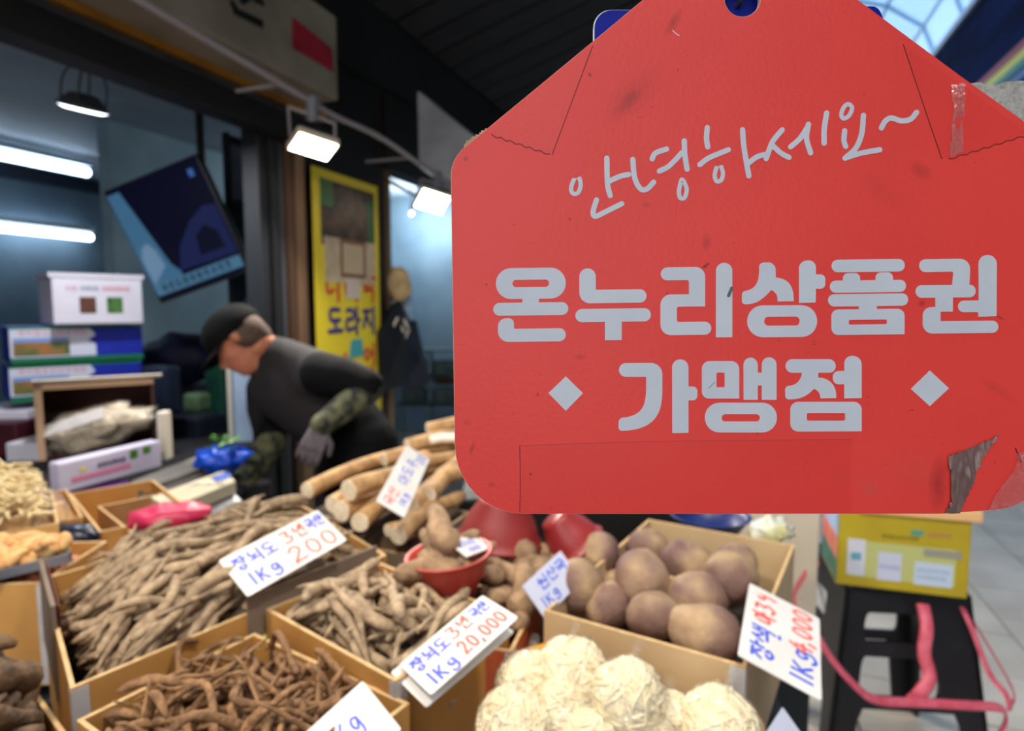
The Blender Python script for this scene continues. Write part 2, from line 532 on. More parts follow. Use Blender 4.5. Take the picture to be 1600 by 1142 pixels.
# ---- lamps of the shop
def tube_lamp(name, p, q, r, label, e):
    d = (q - p).normalized()
    t = thing(name, label, 'lamp', (p + q) / 2 + Vector((0, 0, .06)), 'fluorescent tubes in the shop')
    obj('tube', MB().tube([p, p + d * .01, q - d * .01, q], [r * .8, r, r, r * .8], 12), mat('tube_glow', (255, 255, 255), .4, emit=e, ecol=(214, 236, 255)), t, smooth=True)
    s = Vector((0, 0, r + .012))
    obj('fitting', MB().frame(p + s - ND * .03 - SD * .02, (q - p) + SD * .04, ND * .06, (0, 0, .05)), mat('fitting_white', (200, 206, 212), .5), t, bevel=.004)
def room(x, y, q):           # point of a pixel on a plane q metres inside the front
    return fac(x, y, q)
pe = room(138, 270, -3.0); tube_lamp('fluorescent_lamp', pe - SD * 1.25, pe, .034, 'bright fluorescent tube under the ceiling, upper of two', 9)
pe = room(143, 371, -3.85); tube_lamp('fluorescent_lamp', pe - SD * 1.25, pe, .034, 'bright fluorescent tube on the back wall, lower of two', 9)
obj('shelf_board', MB().frame(st(-4.5, -3.98, 1.76), SD * 3.5, ND * .4, (0, 0, .04)), mat('dark_shelf', (26, 32, 44), .6)); o = bpy.data.objects['shelf_board']
tag(o, 'dark long shelf on the back wall under the lower tube', 'shelf')
o = obj('wall_cupboard', MB().frame(st(-4.5, -3.96, 1.25), SD * 2.9, ND * .3, (0, 0, .48)), mat('dark_cupboard', (24, 30, 40), .5, (15, 18, 26), 4), bevel=.01)
tag(o, 'dark wall cupboard below the shelf at the back of the shop', 'cupboard')
# ceiling beam line
struct('trim_12', MB().frame(st(-6, -3.98, 2.50), SD * 9.3, ND * .12, (0, 0, .10)), mat('ceiling_beam', (44, 52, 66), .6))
# pendant lamp with wire cage
c = at(130, 168, 2.35)
pl = thing('pendant_lamp', 'small pendant lamp with glowing disc and wire cage at the shop opening', 'lamp', c)
M = Matrix.Rotation(rad(14), 3, 'Y') @ Matrix.Rotation(rad(10), 3, 'X')
obj('shade', MB().lathe([(.02, .05), (.045, .045), (.075, .012), (.088, 0), (.084, -.004), (.0, -.002)], c, 24, M), mat('lamp_grey', (96, 98, 104), .4, metal=.4), pl, smooth=True)
obj('glow_disc', MB().lathe([(.0, -.012), (.06, -.012), (.08, -.004)], c, 24, M), mat('disc_glow', (255, 255, 255), .4, emit=6, ecol=(235, 240, 250)), pl, smooth=True)
for k in range(4):
    a = k * math.pi / 2 + .4
    e = Vector((math.cos(a) * .07, math.sin(a) * .07, 0))
    obj('cage_wire', MB().tube(smooth_line([c + M @ (e + Vector((0, 0, .02))), c + M @ (e * .95 + Vector((0, 0, .09))), c + M @ (e * .5 + Vector((0, 0, .15))), c + Vector((.0, 0, .17))], 4), .0035, 5), mat('wire_grey', (60, 60, 66), .5), pl)
obj('cord', MB().tube([c + Vector((0, 0, .16)), Vector((c.x, c.y, 2.62))], .004, 5), mat('cord_black', (20, 20, 22), .5), pl)
ld = bpy.data.lights.new('pendant_light', 'AREA'); ld.shape = 'DISK'; ld.size = .14; ld.energy = 14; ld.color = (.93, .96, 1.0)
lo = bpy.data.objects.new('pendant_light', ld); COL.objects.link(lo); lo.parent = pl; lo.location = (0, 0, -.03)
# floodlights on the rail
railm = mat('rail_paint', (150, 144, 146), .45)
rp = [fac(-60, -160, .3), fac(215, 0, .3), fac(350, 79, .3), fac(480, 155, .3), fac(520, 180, .3), fac(600, 218, .3), fac(690, 280, .3), fac(760, 322, .3)]
rail = thing('lamp_rail', 'thin pale pipe rail carrying the floodlights along the shop front', 'rail', rp[3])
obj('pipe', MB().tube(smooth_line(rp, 5), .013, 8), railm, rail, smooth=True)
for x, y, d in ((440, 131, 0), (640, 246, 0)):
    p = fac(x, y, .3); obj('bracket', MB().frame(p - ND * .27 + Vector((0, 0, -.006)), ND * .27, SD * .012, (0, 0, .012)), railm, rail)
def floodlight(corners, dep, hang, label, watts):
    """corners: the glowing face as seen, TL TR BR BL"""
    o, x, y, ww, hh = pose(corners, dep, (.25, -.75, -.6), 1.45)
    n = x.cross(y).normalized()                         # away from the viewer
    c = o + x * ww / 2 + y * hh / 2
    t = thing('floodlight', label, 'floodlight', c, 'square floodlights on the pipe rail')
    b = .008
    obj('lamp_face', MB().frame(o + x * b + y * b - n * .003, x * (ww - 2 * b), y * (hh - 2 * b), n * .004), mat('flood_glow', (255, 250, 238), .4, emit=14, ecol=(255, 240, 214)), t)
    obj('frame', MB().frame(o, x * ww, y * hh, n * .03), mat('flood_frame', (214, 204, 184), .4), t, bevel=.003)
    obj('heat_sink', MB().frame(o + x * ww * .15 + y * hh * .15 + n * .03, x * ww * .7, y * hh * .7, n * .035), mat('sink_grey', (74, 76, 84), .5, metal=.4), t, bevel=.004)
    h = fac(hang[0], hang[1], .3)
    for sgn in (-.5, .5):
        e = c + x * ww * sgn * 1.08 + n * .015
        m = h + x * ww * sgn * 1.08 + Vector((0, 0, -.05))
        obj('bracket_arm', MB().tube([e, m], .006, 6), railm, t)
    obj('yoke', MB().tube([h - x * ww * .54 + Vector((0, 0, -.05)), h + x * ww * .54 + Vector((0, 0, -.05))], .007, 6), railm, t)
    obj('clamp', MB().tube([h + Vector((0, 0, .02)), h + Vector((0, 0, -.07))], [.028, .022], 10), mat('clamp_grey', (110, 112, 120), .5), t)
    ld = bpy.data.lights.new('floodlight_light', 'AREA'); ld.shape = 'RECTANGLE'; ld.size = ww; ld.size_y = hh
    ld.energy = watts; ld.spread = rad(115); ld.color = (1.0, .93, .82)
    lo = bpy.data.objects.new('floodlight_light', ld); COL.objects.link(lo)
    lo.parent = t; lo.location = -n * .02
    lo.rotation_euler = (-n).to_track_quat('-Z', 'Y').to_euler()
    return t
floodlight([(467, 206), (531, 225), (512, 254), (447, 232)], 2.72, (487, 160), 'square floodlight glowing warm white beside the beige shop sign', FLOOD)
floodlight([(661, 294), (706, 306), (690, 338), (645, 322)], 3.6, (682, 274), 'square floodlight glowing warm white nearest to the red hanging sign', FLOOD)

# two added floodlights, out of view under the awning edge, brighten the stall
def added_flood(p, aim, label, watts):
    n = (Vector(aim) - Vector(p)).normalized(); x = n.cross(Vector((0, 0, 1))).normalized(); y = n.cross(x)
    p = Vector(p)
    t = thing('floodlight', label, 'floodlight', p, 'added floodlights under the awning edge')
    ww, hh = .22, .15
    o = p - x * ww / 2 - y * hh / 2
    obj('lamp_face', MB().frame(o + x * .008 + y * .008 + n * .001, x * (ww - .016), y * (hh - .016), n * .003), MATS['flood_glow'], t)
    obj('frame', MB().frame(o, x * ww, y * hh, -n * .03), MATS['flood_frame'], t, bevel=.003)
    obj('heat_sink', MB().frame(o + x * ww * .15 + y * hh * .15 - n * .03, x * ww * .7, y * hh * .7, -n * .035), MATS['sink_grey'], t, bevel=.004)
    obj('hanger', MB().tube([p - n * .05, Vector((p.x, p.y, p.z + .75))], .008, 6), railm, t)
    ld = bpy.data.lights.new('floodlight_light', 'AREA'); ld.shape = 'RECTANGLE'; ld.size = ww; ld.size_y = hh
    ld.energy = watts; ld.color = (1.0, .90, .76); ld.spread = rad(130)
    lo = bpy.data.objects.new('floodlight_light', ld); COL.objects.link(lo)
    lo.parent = t; lo.location = n * .02
    lo.rotation_euler = n.to_track_quat('-Z', 'Y').to_euler()
added_flood((-.80, .42, 2.55), (-.45, 1.15, .9), 'added unseen floodlight brightening the heap of bellflower roots', STALL * 1.15)
added_flood((.30, .42, 2.55), (.25, 1.10, .9), 'added unseen floodlight brightening the yam carton', STALL * .85)
# ================================================================== THE RED HANGING SIGN
SA = rad(4.3)
SX = Vector((math.cos(SA), -math.sin(SA), 0)); SN = Vector((-math.sin(SA), -math.cos(SA), 0))   # SN: towards the viewer
SO = at(1172, 470, .345)
def spx(x, y, d):
    """pixel of the sign face, d metres in front of it"""
    r = ray(x, y); k = (SO - CAM).dot(SN) / r.dot(SN)
    return CAM + r * k + SN * d
sg = thing('hanging_sign', 'red hanging sign board with white Korean lettering and a pointed top', 'sign', spx(1172, 802, 0))
outline = rounded([(1115, -86, 40), (1222, -86, 40), (1345, 3, 5), (1500, 118, 5), (1612, 198, 70), (1645, 300, 60), (1645, 790, 140), (1470, 803, 200),
                   (712, 803, 108), (704, 248, 58), (926, 65, 5), (1004, 0, 5)], 10)
hole = [Vector((1160 + 28 * math.cos(a * math.pi / 12), -3 + 29 * math.sin(a * math.pi / 12))) for a in range(24)]
redm = mat('sign_red', (236, 68, 60), .42, (230, 64, 57), 9, spec=.35, bump=.04, bscale=400)
# wear of the red print: fine specks and a few smudges with a shape of their own
nt = redm.node_tree; N = nt.nodes; L = nt.links
pr = N['Principled BSDF']; src = pr.inputs['Base Color'].links[0].from_socket
tcn = N.new('ShaderNodeTexCoord')
def mixin(src, fac_sock, col):
    mx = N.new('ShaderNodeMix'); mx.data_type = 'RGBA'
    L.new(fac_sock, mx.inputs['Factor']); L.new(src, mx.inputs['A']); mx.inputs['B'].default_value = lin(*col)
    return mx.outputs['Result']
vz = N.new('ShaderNodeTexNoise'); vz.inputs['Scale'].default_value = 190; vz.inputs['Detail'].default_value = 2
L.new(tcn.outputs['Object'], vz.inputs['Vector'])
mr = N.new('ShaderNodeMapRange'); mr.inputs['From Min'].default_value = .735; mr.inputs['From Max'].default_value = .80; mr.inputs['To Max'].default_value = .75
L.new(vz.outputs['Fac'], mr.inputs['Value']); src = mixin(src, mr.outputs[0], (70, 22, 20))
wz = N.new('ShaderNodeTexNoise'); wz.inputs['Scale'].default_value = 90; wz.inputs['Detail'].default_value = 5
L.new(tcn.outputs['Object'], wz.inputs['Vector'])
base = spx(1172, 802, 0)
def smudge(src, x, y, rx, ry, ang, col, amt):
    c = spx(x, y, .0006) - base
    mp = N.new('ShaderNodeVectorMath'); mp.operation = 'SUBTRACT'; L.new(tcn.outputs['Object'], mp.inputs[0]); mp.inputs[1].default_value = c
    vr = N.new('ShaderNodeVectorRotate'); vr.rotation_type = 'Y_AXIS'; vr.inputs['Angle'].default_value = rad(ang); L.new(mp.outputs[0], vr.inputs['Vector'])
    sc = N.new('ShaderNodeVectorMath'); sc.operation = 'DIVIDE'; L.new(vr.outputs[0], sc.inputs[0]); sc.inputs[1].default_value = (rx * .000353, 1, ry * .000353)
    ln = N.new('ShaderNodeVectorMath'); ln.operation = 'LENGTH'; L.new(sc.outputs[0], ln.inputs[0])
    m1 = N.new('ShaderNodeMapRange'); m1.inputs['From Min'].default_value = 1.0; m1.inputs['From Max'].default_value = 0.0
    m1.inputs['To Min'].default_value = 0; m1.inputs['To Max'].default_value = amt * .8; L.new(ln.outputs['Value'], m1.inputs['Value'])
    mm = N.new('ShaderNodeMath'); mm.operation = 'MULTIPLY'; mm.use_clamp = True; L.new(m1.outputs[0], mm.inputs[0]); L.new(wz.outputs['Fac'], mm.inputs[1])
    return mixin(src, mm.outputs[0], col)
for a in [(980, 162, 34, 13, 45, (70, 24, 24), .9), (988, 150, 60, 30, 40, (110, 34, 32), .5), (1052, 36, 26, 9, 60, (70, 26, 26), .9), (1438, 266, 22, 13, -40, (60, 24, 24), .9),
          (1380, 300, 60, 20, -40, (120, 40, 40), .3), (1104, 378, 9, 16, 0, (90, 30, 28), 1), (907, 558, 12, 6, 0, (100, 26, 24), 1), (1440, 474, 7, 7, 0, (50, 24, 24), 1.2),
          (1562, 496, 10, 3, -30, (50, 24, 24), 1.2), (1360, 764, 22, 14, 0, (190, 96, 90), .9), (1420, 735, 60, 40, 0, (196, 84, 80), .5), (1330, 745, 50, 18, -10, (196, 84, 80), .4),
          (1466, 757, 17, 50, 0, (84, 14, 14), 1.3), (730, 660, 8, 8, 0, (110, 30, 30), 1), (738, 700, 5, 14, -20, (96, 26, 26), 1), (768, 757, 8, 5, 0, (90, 26, 26), 1),
          (728, 248, 6, 6, 0, (90, 26, 26), 1.1), (1010, 320, 9, 6, 0, (120, 34, 32), .8), (1560, 610, 40, 9, -35, (110, 36, 36), .5), (1300, 660, 26, 9, 0, (120, 36, 34), .7)]:
    src = smudge(src, *a)
L.new(src, pr.inputs['Base Color'])
core = mat('sign_core', (226, 214, 190), .8, (196, 180, 150), 60)
obj('board', MB().plate([outline, hole], spx, -.0042, -.0002), core, sg)
inset = [(p - Vector((1172, 400))) * .9985 + Vector((1172, 400)) for p in outline]
hole2 = [(p - Vector((1160, -3))) * 1.03 + Vector((1160, -3)) for p in hole]
obj('printed_face', MB().plate([inset, hole2], spx, -.0002, .0002), redm, sg)

white = mat('sign_white', (205, 208, 215), .5, (198, 202, 210), 25, bump=.02, bscale=300)
k = 3.683
def A(c): return [(760 + p[0] / k, 380 + p[1] / k) + ((p[2] / k,) if len(p) > 2 else ()) for p in c]
def B(c): return [(1150 + p[0] / k, 380 + p[1] / k) + ((p[2] / k,) if len(p) > 2 else ()) for p in c]
def tilt(c, s, xc): return [(p[0], p[1] + (p[0] - xc) * s, *p[2:]) for p in c]
def syllable(comps, s=0.0):
    mb = MB()
    xs = [p[0] for cp in comps for lp in cp for p in lp]; xc = (min(xs) + max(xs)) / 2
    for i, cp in enumerate(comps):
        mb.plate([rounded(tilt(lp, s, xc)) for lp in cp], spx, .0002, .00042 + i * .00002)
    return obj('letter', mb, white, sg)
def sq(x0, y0, x1, y1): return rrect(x0, y0, x1, y1, 2)
s1 = -.013
syllable([[A(rrect(55, 142, 457, 320, 88)), A(rrect(150, 210, 361, 252, 21))], [A(sq(207, 312, 302, 352))], [A(rrect(40, 341, 471, 415, 37))],
          [A([(67, 430, 46), (159, 430, 46), (159, 491, 6), (457, 491, 37), (457, 566, 37), (67, 566, 60)])]], s1)
syllable([[A([(535, 143, 47), (629, 143, 47), (629, 267, 6), (921, 267, 38), (921, 344, 38), (535, 344, 60)])], [A(rrect(512, 376, 946, 452, 38))], [A(sq(682, 440, 778, 557))]], s1)
syllable([[A([(1003, 137, 38), (1258, 137, 55), (1258, 364, 3), (1095, 364, 12), (1095, 452, 12), (1293, 452, 37), (1293, 527, 37), (1001, 527, 60), (1001, 293, 60), (1165, 293, 3), (1165, 212, 12), (1003, 212, 37)])],
          [A([(1320, 115, 47), (1414, 115, 47), (1414, 543, 4), (1320, 543, 4)])]], s1)
syllable([[B([(132, 110, 47), (227, 110, 47), (227, 197, 3), (262, 202, 300), (305, 226, 300), (328, 275, 300), (331, 334, 2), (238, 335, 2), (236, 295, 300), (203, 267, 8), (165, 308, 300), (115, 342, 300), (70, 350, 200), (33, 350, 36), (33, 276, 36), (72, 270, 200), (105, 252, 300), (127, 215, 300), (132, 165, 200)])],
          [B([(361, 100, 48), (458, 100, 48), (458, 181, 4), (512, 181, 40), (512, 263, 40), (458, 263, 4), (457, 342, 3), (361, 345, 3)])],
          [B(rrect(63, 357, 465, 540, 90)), B(rrect(161, 422, 365, 474, 24))]], -.006)
syllable([[B(rrect(548, 93, 969, 165, 36))], [B(rrect(538, 213, 976, 283, 35))], [B([(613, 171, 49), (712, 171, 49), (712, 230, 2), (613, 230, 2)])], [B([(801, 169, 49), (901, 169, 49), (901, 230, 2), (801, 230, 2)])],
          [B(rrect(528, 291, 988, 362, 35))], [B(sq(705, 345, 808, 395))], [B([(547, 379, 40), (967, 379, 40), (967, 526, 4), (547, 526, 40)]), B(rrect(647, 440, 866, 467, 8))]], -.013)
syllable([[B([(1052, 91, 36), (1348, 89, 60), (1340, 250, 20), (1240, 250, 3), (1248, 163, 10), (1052, 165, 36)])], [B(rrect(1031, 239, 1377, 312, 36))], [B(sq(1145, 300, 1245, 393))],
          [B([(1393, 70, 51), (1498, 70, 51), (1496, 422, 3), (1391, 424, 3), (1391, 398, 3), (1275, 398, 34), (1275, 331, 34), (1393, 330, 3)])],
          [B([(1072, 366, 50), (1174, 366, 10), (1174, 447, 4), (1506, 447, 36), (1506, 518, 36), (1072, 518, 55)])]], -.010)
syllable([[A([(763, 690, 38), (1012, 688, 65), (1012, 880, 500), (1000, 960, 500), (960, 1025, 500), (890, 1065, 500), (800, 1079, 300), (760, 1079, 36), (760, 1004, 36), (815, 1001, 300), (870, 980, 300), (905, 940, 300), (919, 870, 300), (919, 768, 3), (763, 768, 38)])],
          [A([(1068, 668, 46), (1162, 668, 46), (1162, 824, 3), (1213, 824, 39), (1213, 903, 39), (1162, 903, 3), (1162, 1090, 4), (1069, 1092, 4)])]])
syllable([[A([(1239, 678, 45), (1454, 678, 45), (1454, 893, 4), (1239, 893, 40)]), A(rrect(1323, 744, 1370, 828, 6))],
          [B([(42, 658, 41), (124, 658, 41), (124, 744, 4), (147, 744, 4), (147, 656, 42), (232, 656, 42), (232, 900, 3), (147, 900, 3), (147, 818, 4), (124, 818, 4), (124, 900, 3), (42, 900, 3)])],
          [B(rrect(-180, 917, 234, 1088, 84)), B(rrect(-84, 983, 136, 1025, 21))]])
syllable([[B(rrect(284, 667, 572, 745, 38))],
          [B([(377, 735, 2), (471, 735, 2), (471, 772, 4), (510, 776, 300), (553, 803, 300), (574, 850, 300), (575, 890, 3), (485, 892, 3), (478, 856, 200), (448, 836, 8), (415, 868, 300), (370, 892, 300), (320, 898, 200), (282, 898, 36), (282, 822, 36), (322, 819, 200), (355, 802, 300), (374, 770, 300), (378, 740, 5)])],
          [B([(622, 648, 49), (721, 648, 49), (721, 890, 3), (621, 892, 3), (621, 811, 3), (555, 811, 38), (555, 735, 38), (622, 735, 3)])],
          [B([(311, 912, 45), (721, 912, 45), (721, 1081, 4), (311, 1083, 45)]), B(rrect(406, 976, 626, 1020, 8))]])
for c in (A([(457, 766), (556, 862), (457, 964), (357, 862)]), B([(1113, 732), (1223, 834), (1113, 937), (1004, 838)])):
    obj('diamond', MB().plate([[Vector(p) for p in c]], spx, .0002, .00042), white, sg)
# handwritten greeting
def C(c): return [(860 + p[0] / 2.667, 130 + p[1] / 2.667) for p in c]
hand = [
 [([(113, 386), (126, 418), (117, 455), (96, 461), (86, 441), (97, 404)], 1), ([(235, 313), (238, 420), (249, 469)], 0), ([(243, 410), (290, 389), (326, 381)], 0), ([(192, 487), (178, 535), (186, 555), (220, 541), (297, 503)], 0)],
 [([(343, 318), (351, 395), (375, 440), (402, 441), (430, 413)], 0), ([(424, 316), (438, 292), (484, 275)], 0), ([(454, 367), (495, 345), (548, 290)], 0), ([(557, 241), (560, 300), (569, 359)], 0), ([(549, 402), (567, 440), (559, 477), (541, 479), (535, 455), (541, 420)], 1)],
 [([(653, 186), (650, 230), (655, 266)], 0), ([(622, 340), (660, 312), (741, 278)], 0), ([(704, 336), (718, 373), (711, 404), (692, 409), (684, 385), (692, 352)], 1), ([(800, 195), (806, 270), (826, 387)], 0), ([(826, 332), (860, 308), (892, 298)], 0)],
 [([(965, 195), (925, 245), (898, 315)], 0), ([(930, 265), (960, 292), (993, 310)], 0), ([(1000, 266), (1040, 230), (1073, 180)], 0), ([(1074, 172), (1066, 230), (1083, 291)], 0), ([(1150, 125), (1140, 190), (1139, 251)], 0)],
 [([(1240, 88), (1256, 104), (1243, 136), (1220, 148), (1211, 130), (1222, 101)], 1), ([(1225, 199), (1222, 240), (1229, 264)], 0), ([(1303, 135), (1296, 210), (1272, 270), (1228, 312)], 0), ([(1226, 313), (1290, 293), (1371, 278)], 0)],
 [([(1378, 187), (1395, 158), (1420, 146), (1462, 158), (1500, 150), (1525, 122)], 0)]]
for syl in hand:
    mb = MB()
    for i, (pts, cl) in enumerate(syl):
        lp = stroke_loops(C(pts), 8.2 if not cl else 6.6, bool(cl), 6)
        mb.plate(lp, spx, .0002, .00040 + i * .00002)
    obj('letter', mb, white, sg)
# tape pieces, scratches and the torn brown tape
tape = film_mat('clear_tape', (254, 251, 251), .006, .35, 0, 200, 0.0)
def tapes(name, pts, d0, d1, m): return obj(name, MB().plate([[Vector(p) for p in pts]], spx, d0, d1), m, sg)
dkr = mat('tape_edge', (120, 26, 26), .6)
tapes('tape_corner', [(764, 207), (772, 192), (926, 70), (862, 242), (830, 234), (800, 220)], .00026, .00036, tape)
tapes('tape_corner', [(1410, 70), (1500, 132), (1600, 205), (1600, 212), (1540, 232), (1472, 248)], .00026, .00036, tape)
tapes('tape_strip', [(812, 695), (1330, 686), (1330, 801), (813, 801)], .00026, .00034, tape)
def lineobj(pts, w, m, d=.00035, name='tape_edge'):
    return obj(name, MB().plate(stroke_loops(pts, w, False, 3), spx, .0002, d), m, sg)
lineobj([(926, 72), (895, 155), (863, 241)], 1.2, dkr)
lineobj([(1411, 70), (1441, 160), (1471, 248)], 1.4, dkr)
lineobj([(812, 800), (813, 750), (812, 697)], 1.1, dkr)
lineobj([(812, 696), (1000, 690), (1330, 686)], 1.0, mat('tape_edge_pale', (188, 66, 62), .6))
zig = []
for i in range(13): zig.append((768 + i * 7.6, 210 + i * 2.5 + (3 if i % 2 else 0)))
lineobj(zig, 1.5, dkr)
zig = [(1482 + i * 9, 248 - i * 2.8 + (2.5 if i % 2 else 0)) for i in range(14)]
lineobj(zig, 1.5, dkr)
clear = film_mat('clear_tape_crinkled', (255, 250, 249), .10, .12, .8, 260, .04)
def rough_patch(name, pts, d0, amp, m, n=9):
    """crumpled sheet: outline filled with a fine wavy grid"""
    P = [Vector(p) for p in pts]
    xs = [p.x for p in P]; ys = [p.y for p in P]
    mb = MB(); idx = {}
    def inside(x, y):
        r = False
        for i in range(len(P)):
            a, b = P[i], P[i - 1]
            if (a.y > y) != (b.y > y) and x < (b.x - a.x) * (y - a.y) / (b.y - a.y) + a.x: r = not r
        return r
    st_ = 3.0
    nx, ny = int((max(xs) - min(xs)) / st_) + 1, int((max(ys) - min(ys)) / st_) + 1
    def vid(i, j):
        if (i, j) not in idx:
            x, y = min(xs) + i * st_, min(ys) + j * st_
            h = noise.noise(Vector((x * .045, y * .018, 3))) + .5 * noise.noise(Vector((x * .16, y * .05, 9)))
            mb.v.append(spx(x, y, d0 + amp * (h + .6))); idx[i, j] = len(mb.v) - 1
        return idx[i, j]
    for i in range(nx):
        for j in range(ny):
            if inside(min(xs) + (i + .5) * st_, min(ys) + (j + .5) * st_):
                mb.f.append((vid(i, j), vid(i + 1, j), vid(i + 1, j + 1), vid(i, j + 1)))
    o = obj(name, mb, m, sg, smooth=False)
    so = o.modifiers.new('solid', 'SOLIDIFY'); so.thickness = .0002
    return o
rough_patch('tape_roll', [(1486, 134), (1508, 131), (1504, 190), (1503, 238), (1484, 246), (1482, 240), (1487, 190)], .0004, .0012, clear)
brown = mat('torn_tape', (138, 110, 104), .32, (104, 80, 76), 60, spec=.5, stretch=(1, 1, .3))
rough_patch('torn_brown_tape', [(1557, 675), (1549, 684), (1530, 692), (1515, 700), (1504, 702), (1484, 709), (1479, 716), (1483, 740), (1484, 760), (1482, 780), (1479, 792), (1474, 801), (1498, 802), (1506, 782), (1512, 760), (1522, 738), (1534, 712), (1546, 694)], .0006, .0022, brown)
rough_patch('crumpled_clear_tape', [(1588, 706), (1640, 690), (1644, 770), (1600, 792), (1538, 798), (1560, 760), (1580, 735)], .0005, .0022, clear)
lineobj([(1586, 700), (1591, 712), (1595, 722)], 1.6, mat('tear_dark', (60, 16, 16), .6))
lineobj([(1051, 48), (1056, 53), (1061, 56)], 1.6, mat('scratch_white', (230, 200, 196), .6), name='scratch')
lineobj([(1143, 450), (1138, 462)], 5.0, mat('scuff_dark', (92, 104, 112), .7), .0006, 'scuff')
lineobj([(1116, 597), (1107, 606)], .8, mat('scuff_line', (120, 120, 128), .7), .0006, 'scuff')
# bits of torn foam and tape sticking out behind the edge
rough_patch('foam_scrap', [(724, 238), (726, 220), (744, 208), (760, 199), (764, 206), (748, 218), (736, 232)], -.0036, .0012, mat('foam_scrap', (178, 160, 134), .8, (150, 130, 104), 90))
# ---- hook and cord that carry the signs
hk = spx(1160, -30, -.012)
hg = thing('sign_hanger', 'thin steel wire hook carrying the red sign', 'hook', hk)
obj('hook', MB().tube(smooth_line([hk + Vector((0, .01, -.004)), hk + Vector((0, -.006, -.008)), hk + Vector((0, -.016, .004)), hk + Vector((0, -.004, .03)), hk + Vector((0, .0, .06))], 5), .0016, 6), mat('hook_steel', (120, 122, 126), .3, metal=.9), hg)
obj('wire', MB().tube([hk + Vector((0, 0, .06)), Vector((hk.x, hk.y, 3.0))], .0012, 5), mat('hook_steel', (120, 122, 126), .3), hg)
# ---- blue sign right behind, its two rounded top corners stand out
def behind(off):
    def f(x, y, d):
        r = ray(x, y); k = (SO - SN * off - CAM).dot(SN) / r.dot(SN)
        return CAM + r * k + SN * d
    return f
spb = behind(.010)
bs = thing('blue_hanging_sign', 'blue sign board hanging behind the red sign, rounded top corners showing', 'sign', spb(1160, 500, 0))
bo = rounded([(927, 15, 28), (1000, 15, 20), (1110, -60, 30), (1210, -60, 30), (1310, 9, 20), (1372, 9, 16), (1390, 56, 10), (1390, 500, 40), (927, 500, 40)], 8)
obj('board', MB().plate([bo], spb, -.0035, -.0003), mat('blue_core', (222, 224, 226), .7), bs)
obj('printed_face', MB().plate([[(p - Vector((1160, 250))) * .997 + Vector((1160, 250)) + Vector((1.2, 0)) for p in bo]], spb, -.0003, 0), mat('sign_blue', (4, 26, 140), .5, (3, 20, 124), 20, spec=.15), bs)
# grey worn board at the right edge
spg = behind(.016)
gb = rounded([(1511, 131, 1), (1532, 128, 0), (1540, 133, 0), (1562, 131, 0), (1572, 127, 1), (1720, 121, 1), (1720, 520, 5), (1500, 520, 5)], 3)
o = obj('worn_backing_board', MB().plate([gb], spg, -.004, 0), mat('worn_grey', (176, 174, 168), .8, (146, 142, 134), 300, bump=.2, bscale=500), loc=spg(1600, 520, 0))
tag(o, 'grey worn board with crumbling top edge behind the red sign at the right', 'board')
# ================================================================== THE STALL
TZ = .66
tb = thing('stall_table', 'low dark market stall table under all the produce cartons', 'table', (-.6, 1.2, 0))
tpoly = [Vector(p) for p in [(-1.72, .30), (.36, .30), (.58, 1.55), (.42, 2.02), (-.78, 2.02), (-1.0, 1.9), (-1.42, 1.9), (-1.6, 1.4)]]
putt = lambda x, y, d: Vector((x, y, TZ + d))
obj('table_top', MB().plate([tpoly], putt, -.04, 0), mat('stall_top', (34, 36, 48), .6, (20, 20, 26), 6), tb)
for x, y in ((-1.6, .4), (.3, .4), (.4, 1.8), (-.95, 1.95), (-.6, .4)):
    obj('leg', MB().box((x, y, (TZ - .04) / 2), (.05, .05, TZ - .04)), mat('stall_leg', (40, 42, 46), .5), tb)

card = mat('cardboard_tan', (198, 146, 78), .75, (180, 128, 66), 7, bump=.05, bscale=120)
card2 = mat('cardboard_beige', (206, 178, 138), .75, (194, 164, 124), 7, bump=.05, bscale=120)
cardg = mat('cardboard_grey', (134, 116, 100), .75, (114, 98, 84), 7, bump=.05)
cardo = mat('cardboard_orange', (184, 88, 46), .7, (160, 72, 38), 7)
edge = mat('carton_edge', (216, 182, 132), .8, (196, 160, 112), 80)
tapew = mat('tape_white', (196, 192, 190), .35, (180, 176, 178), 20)

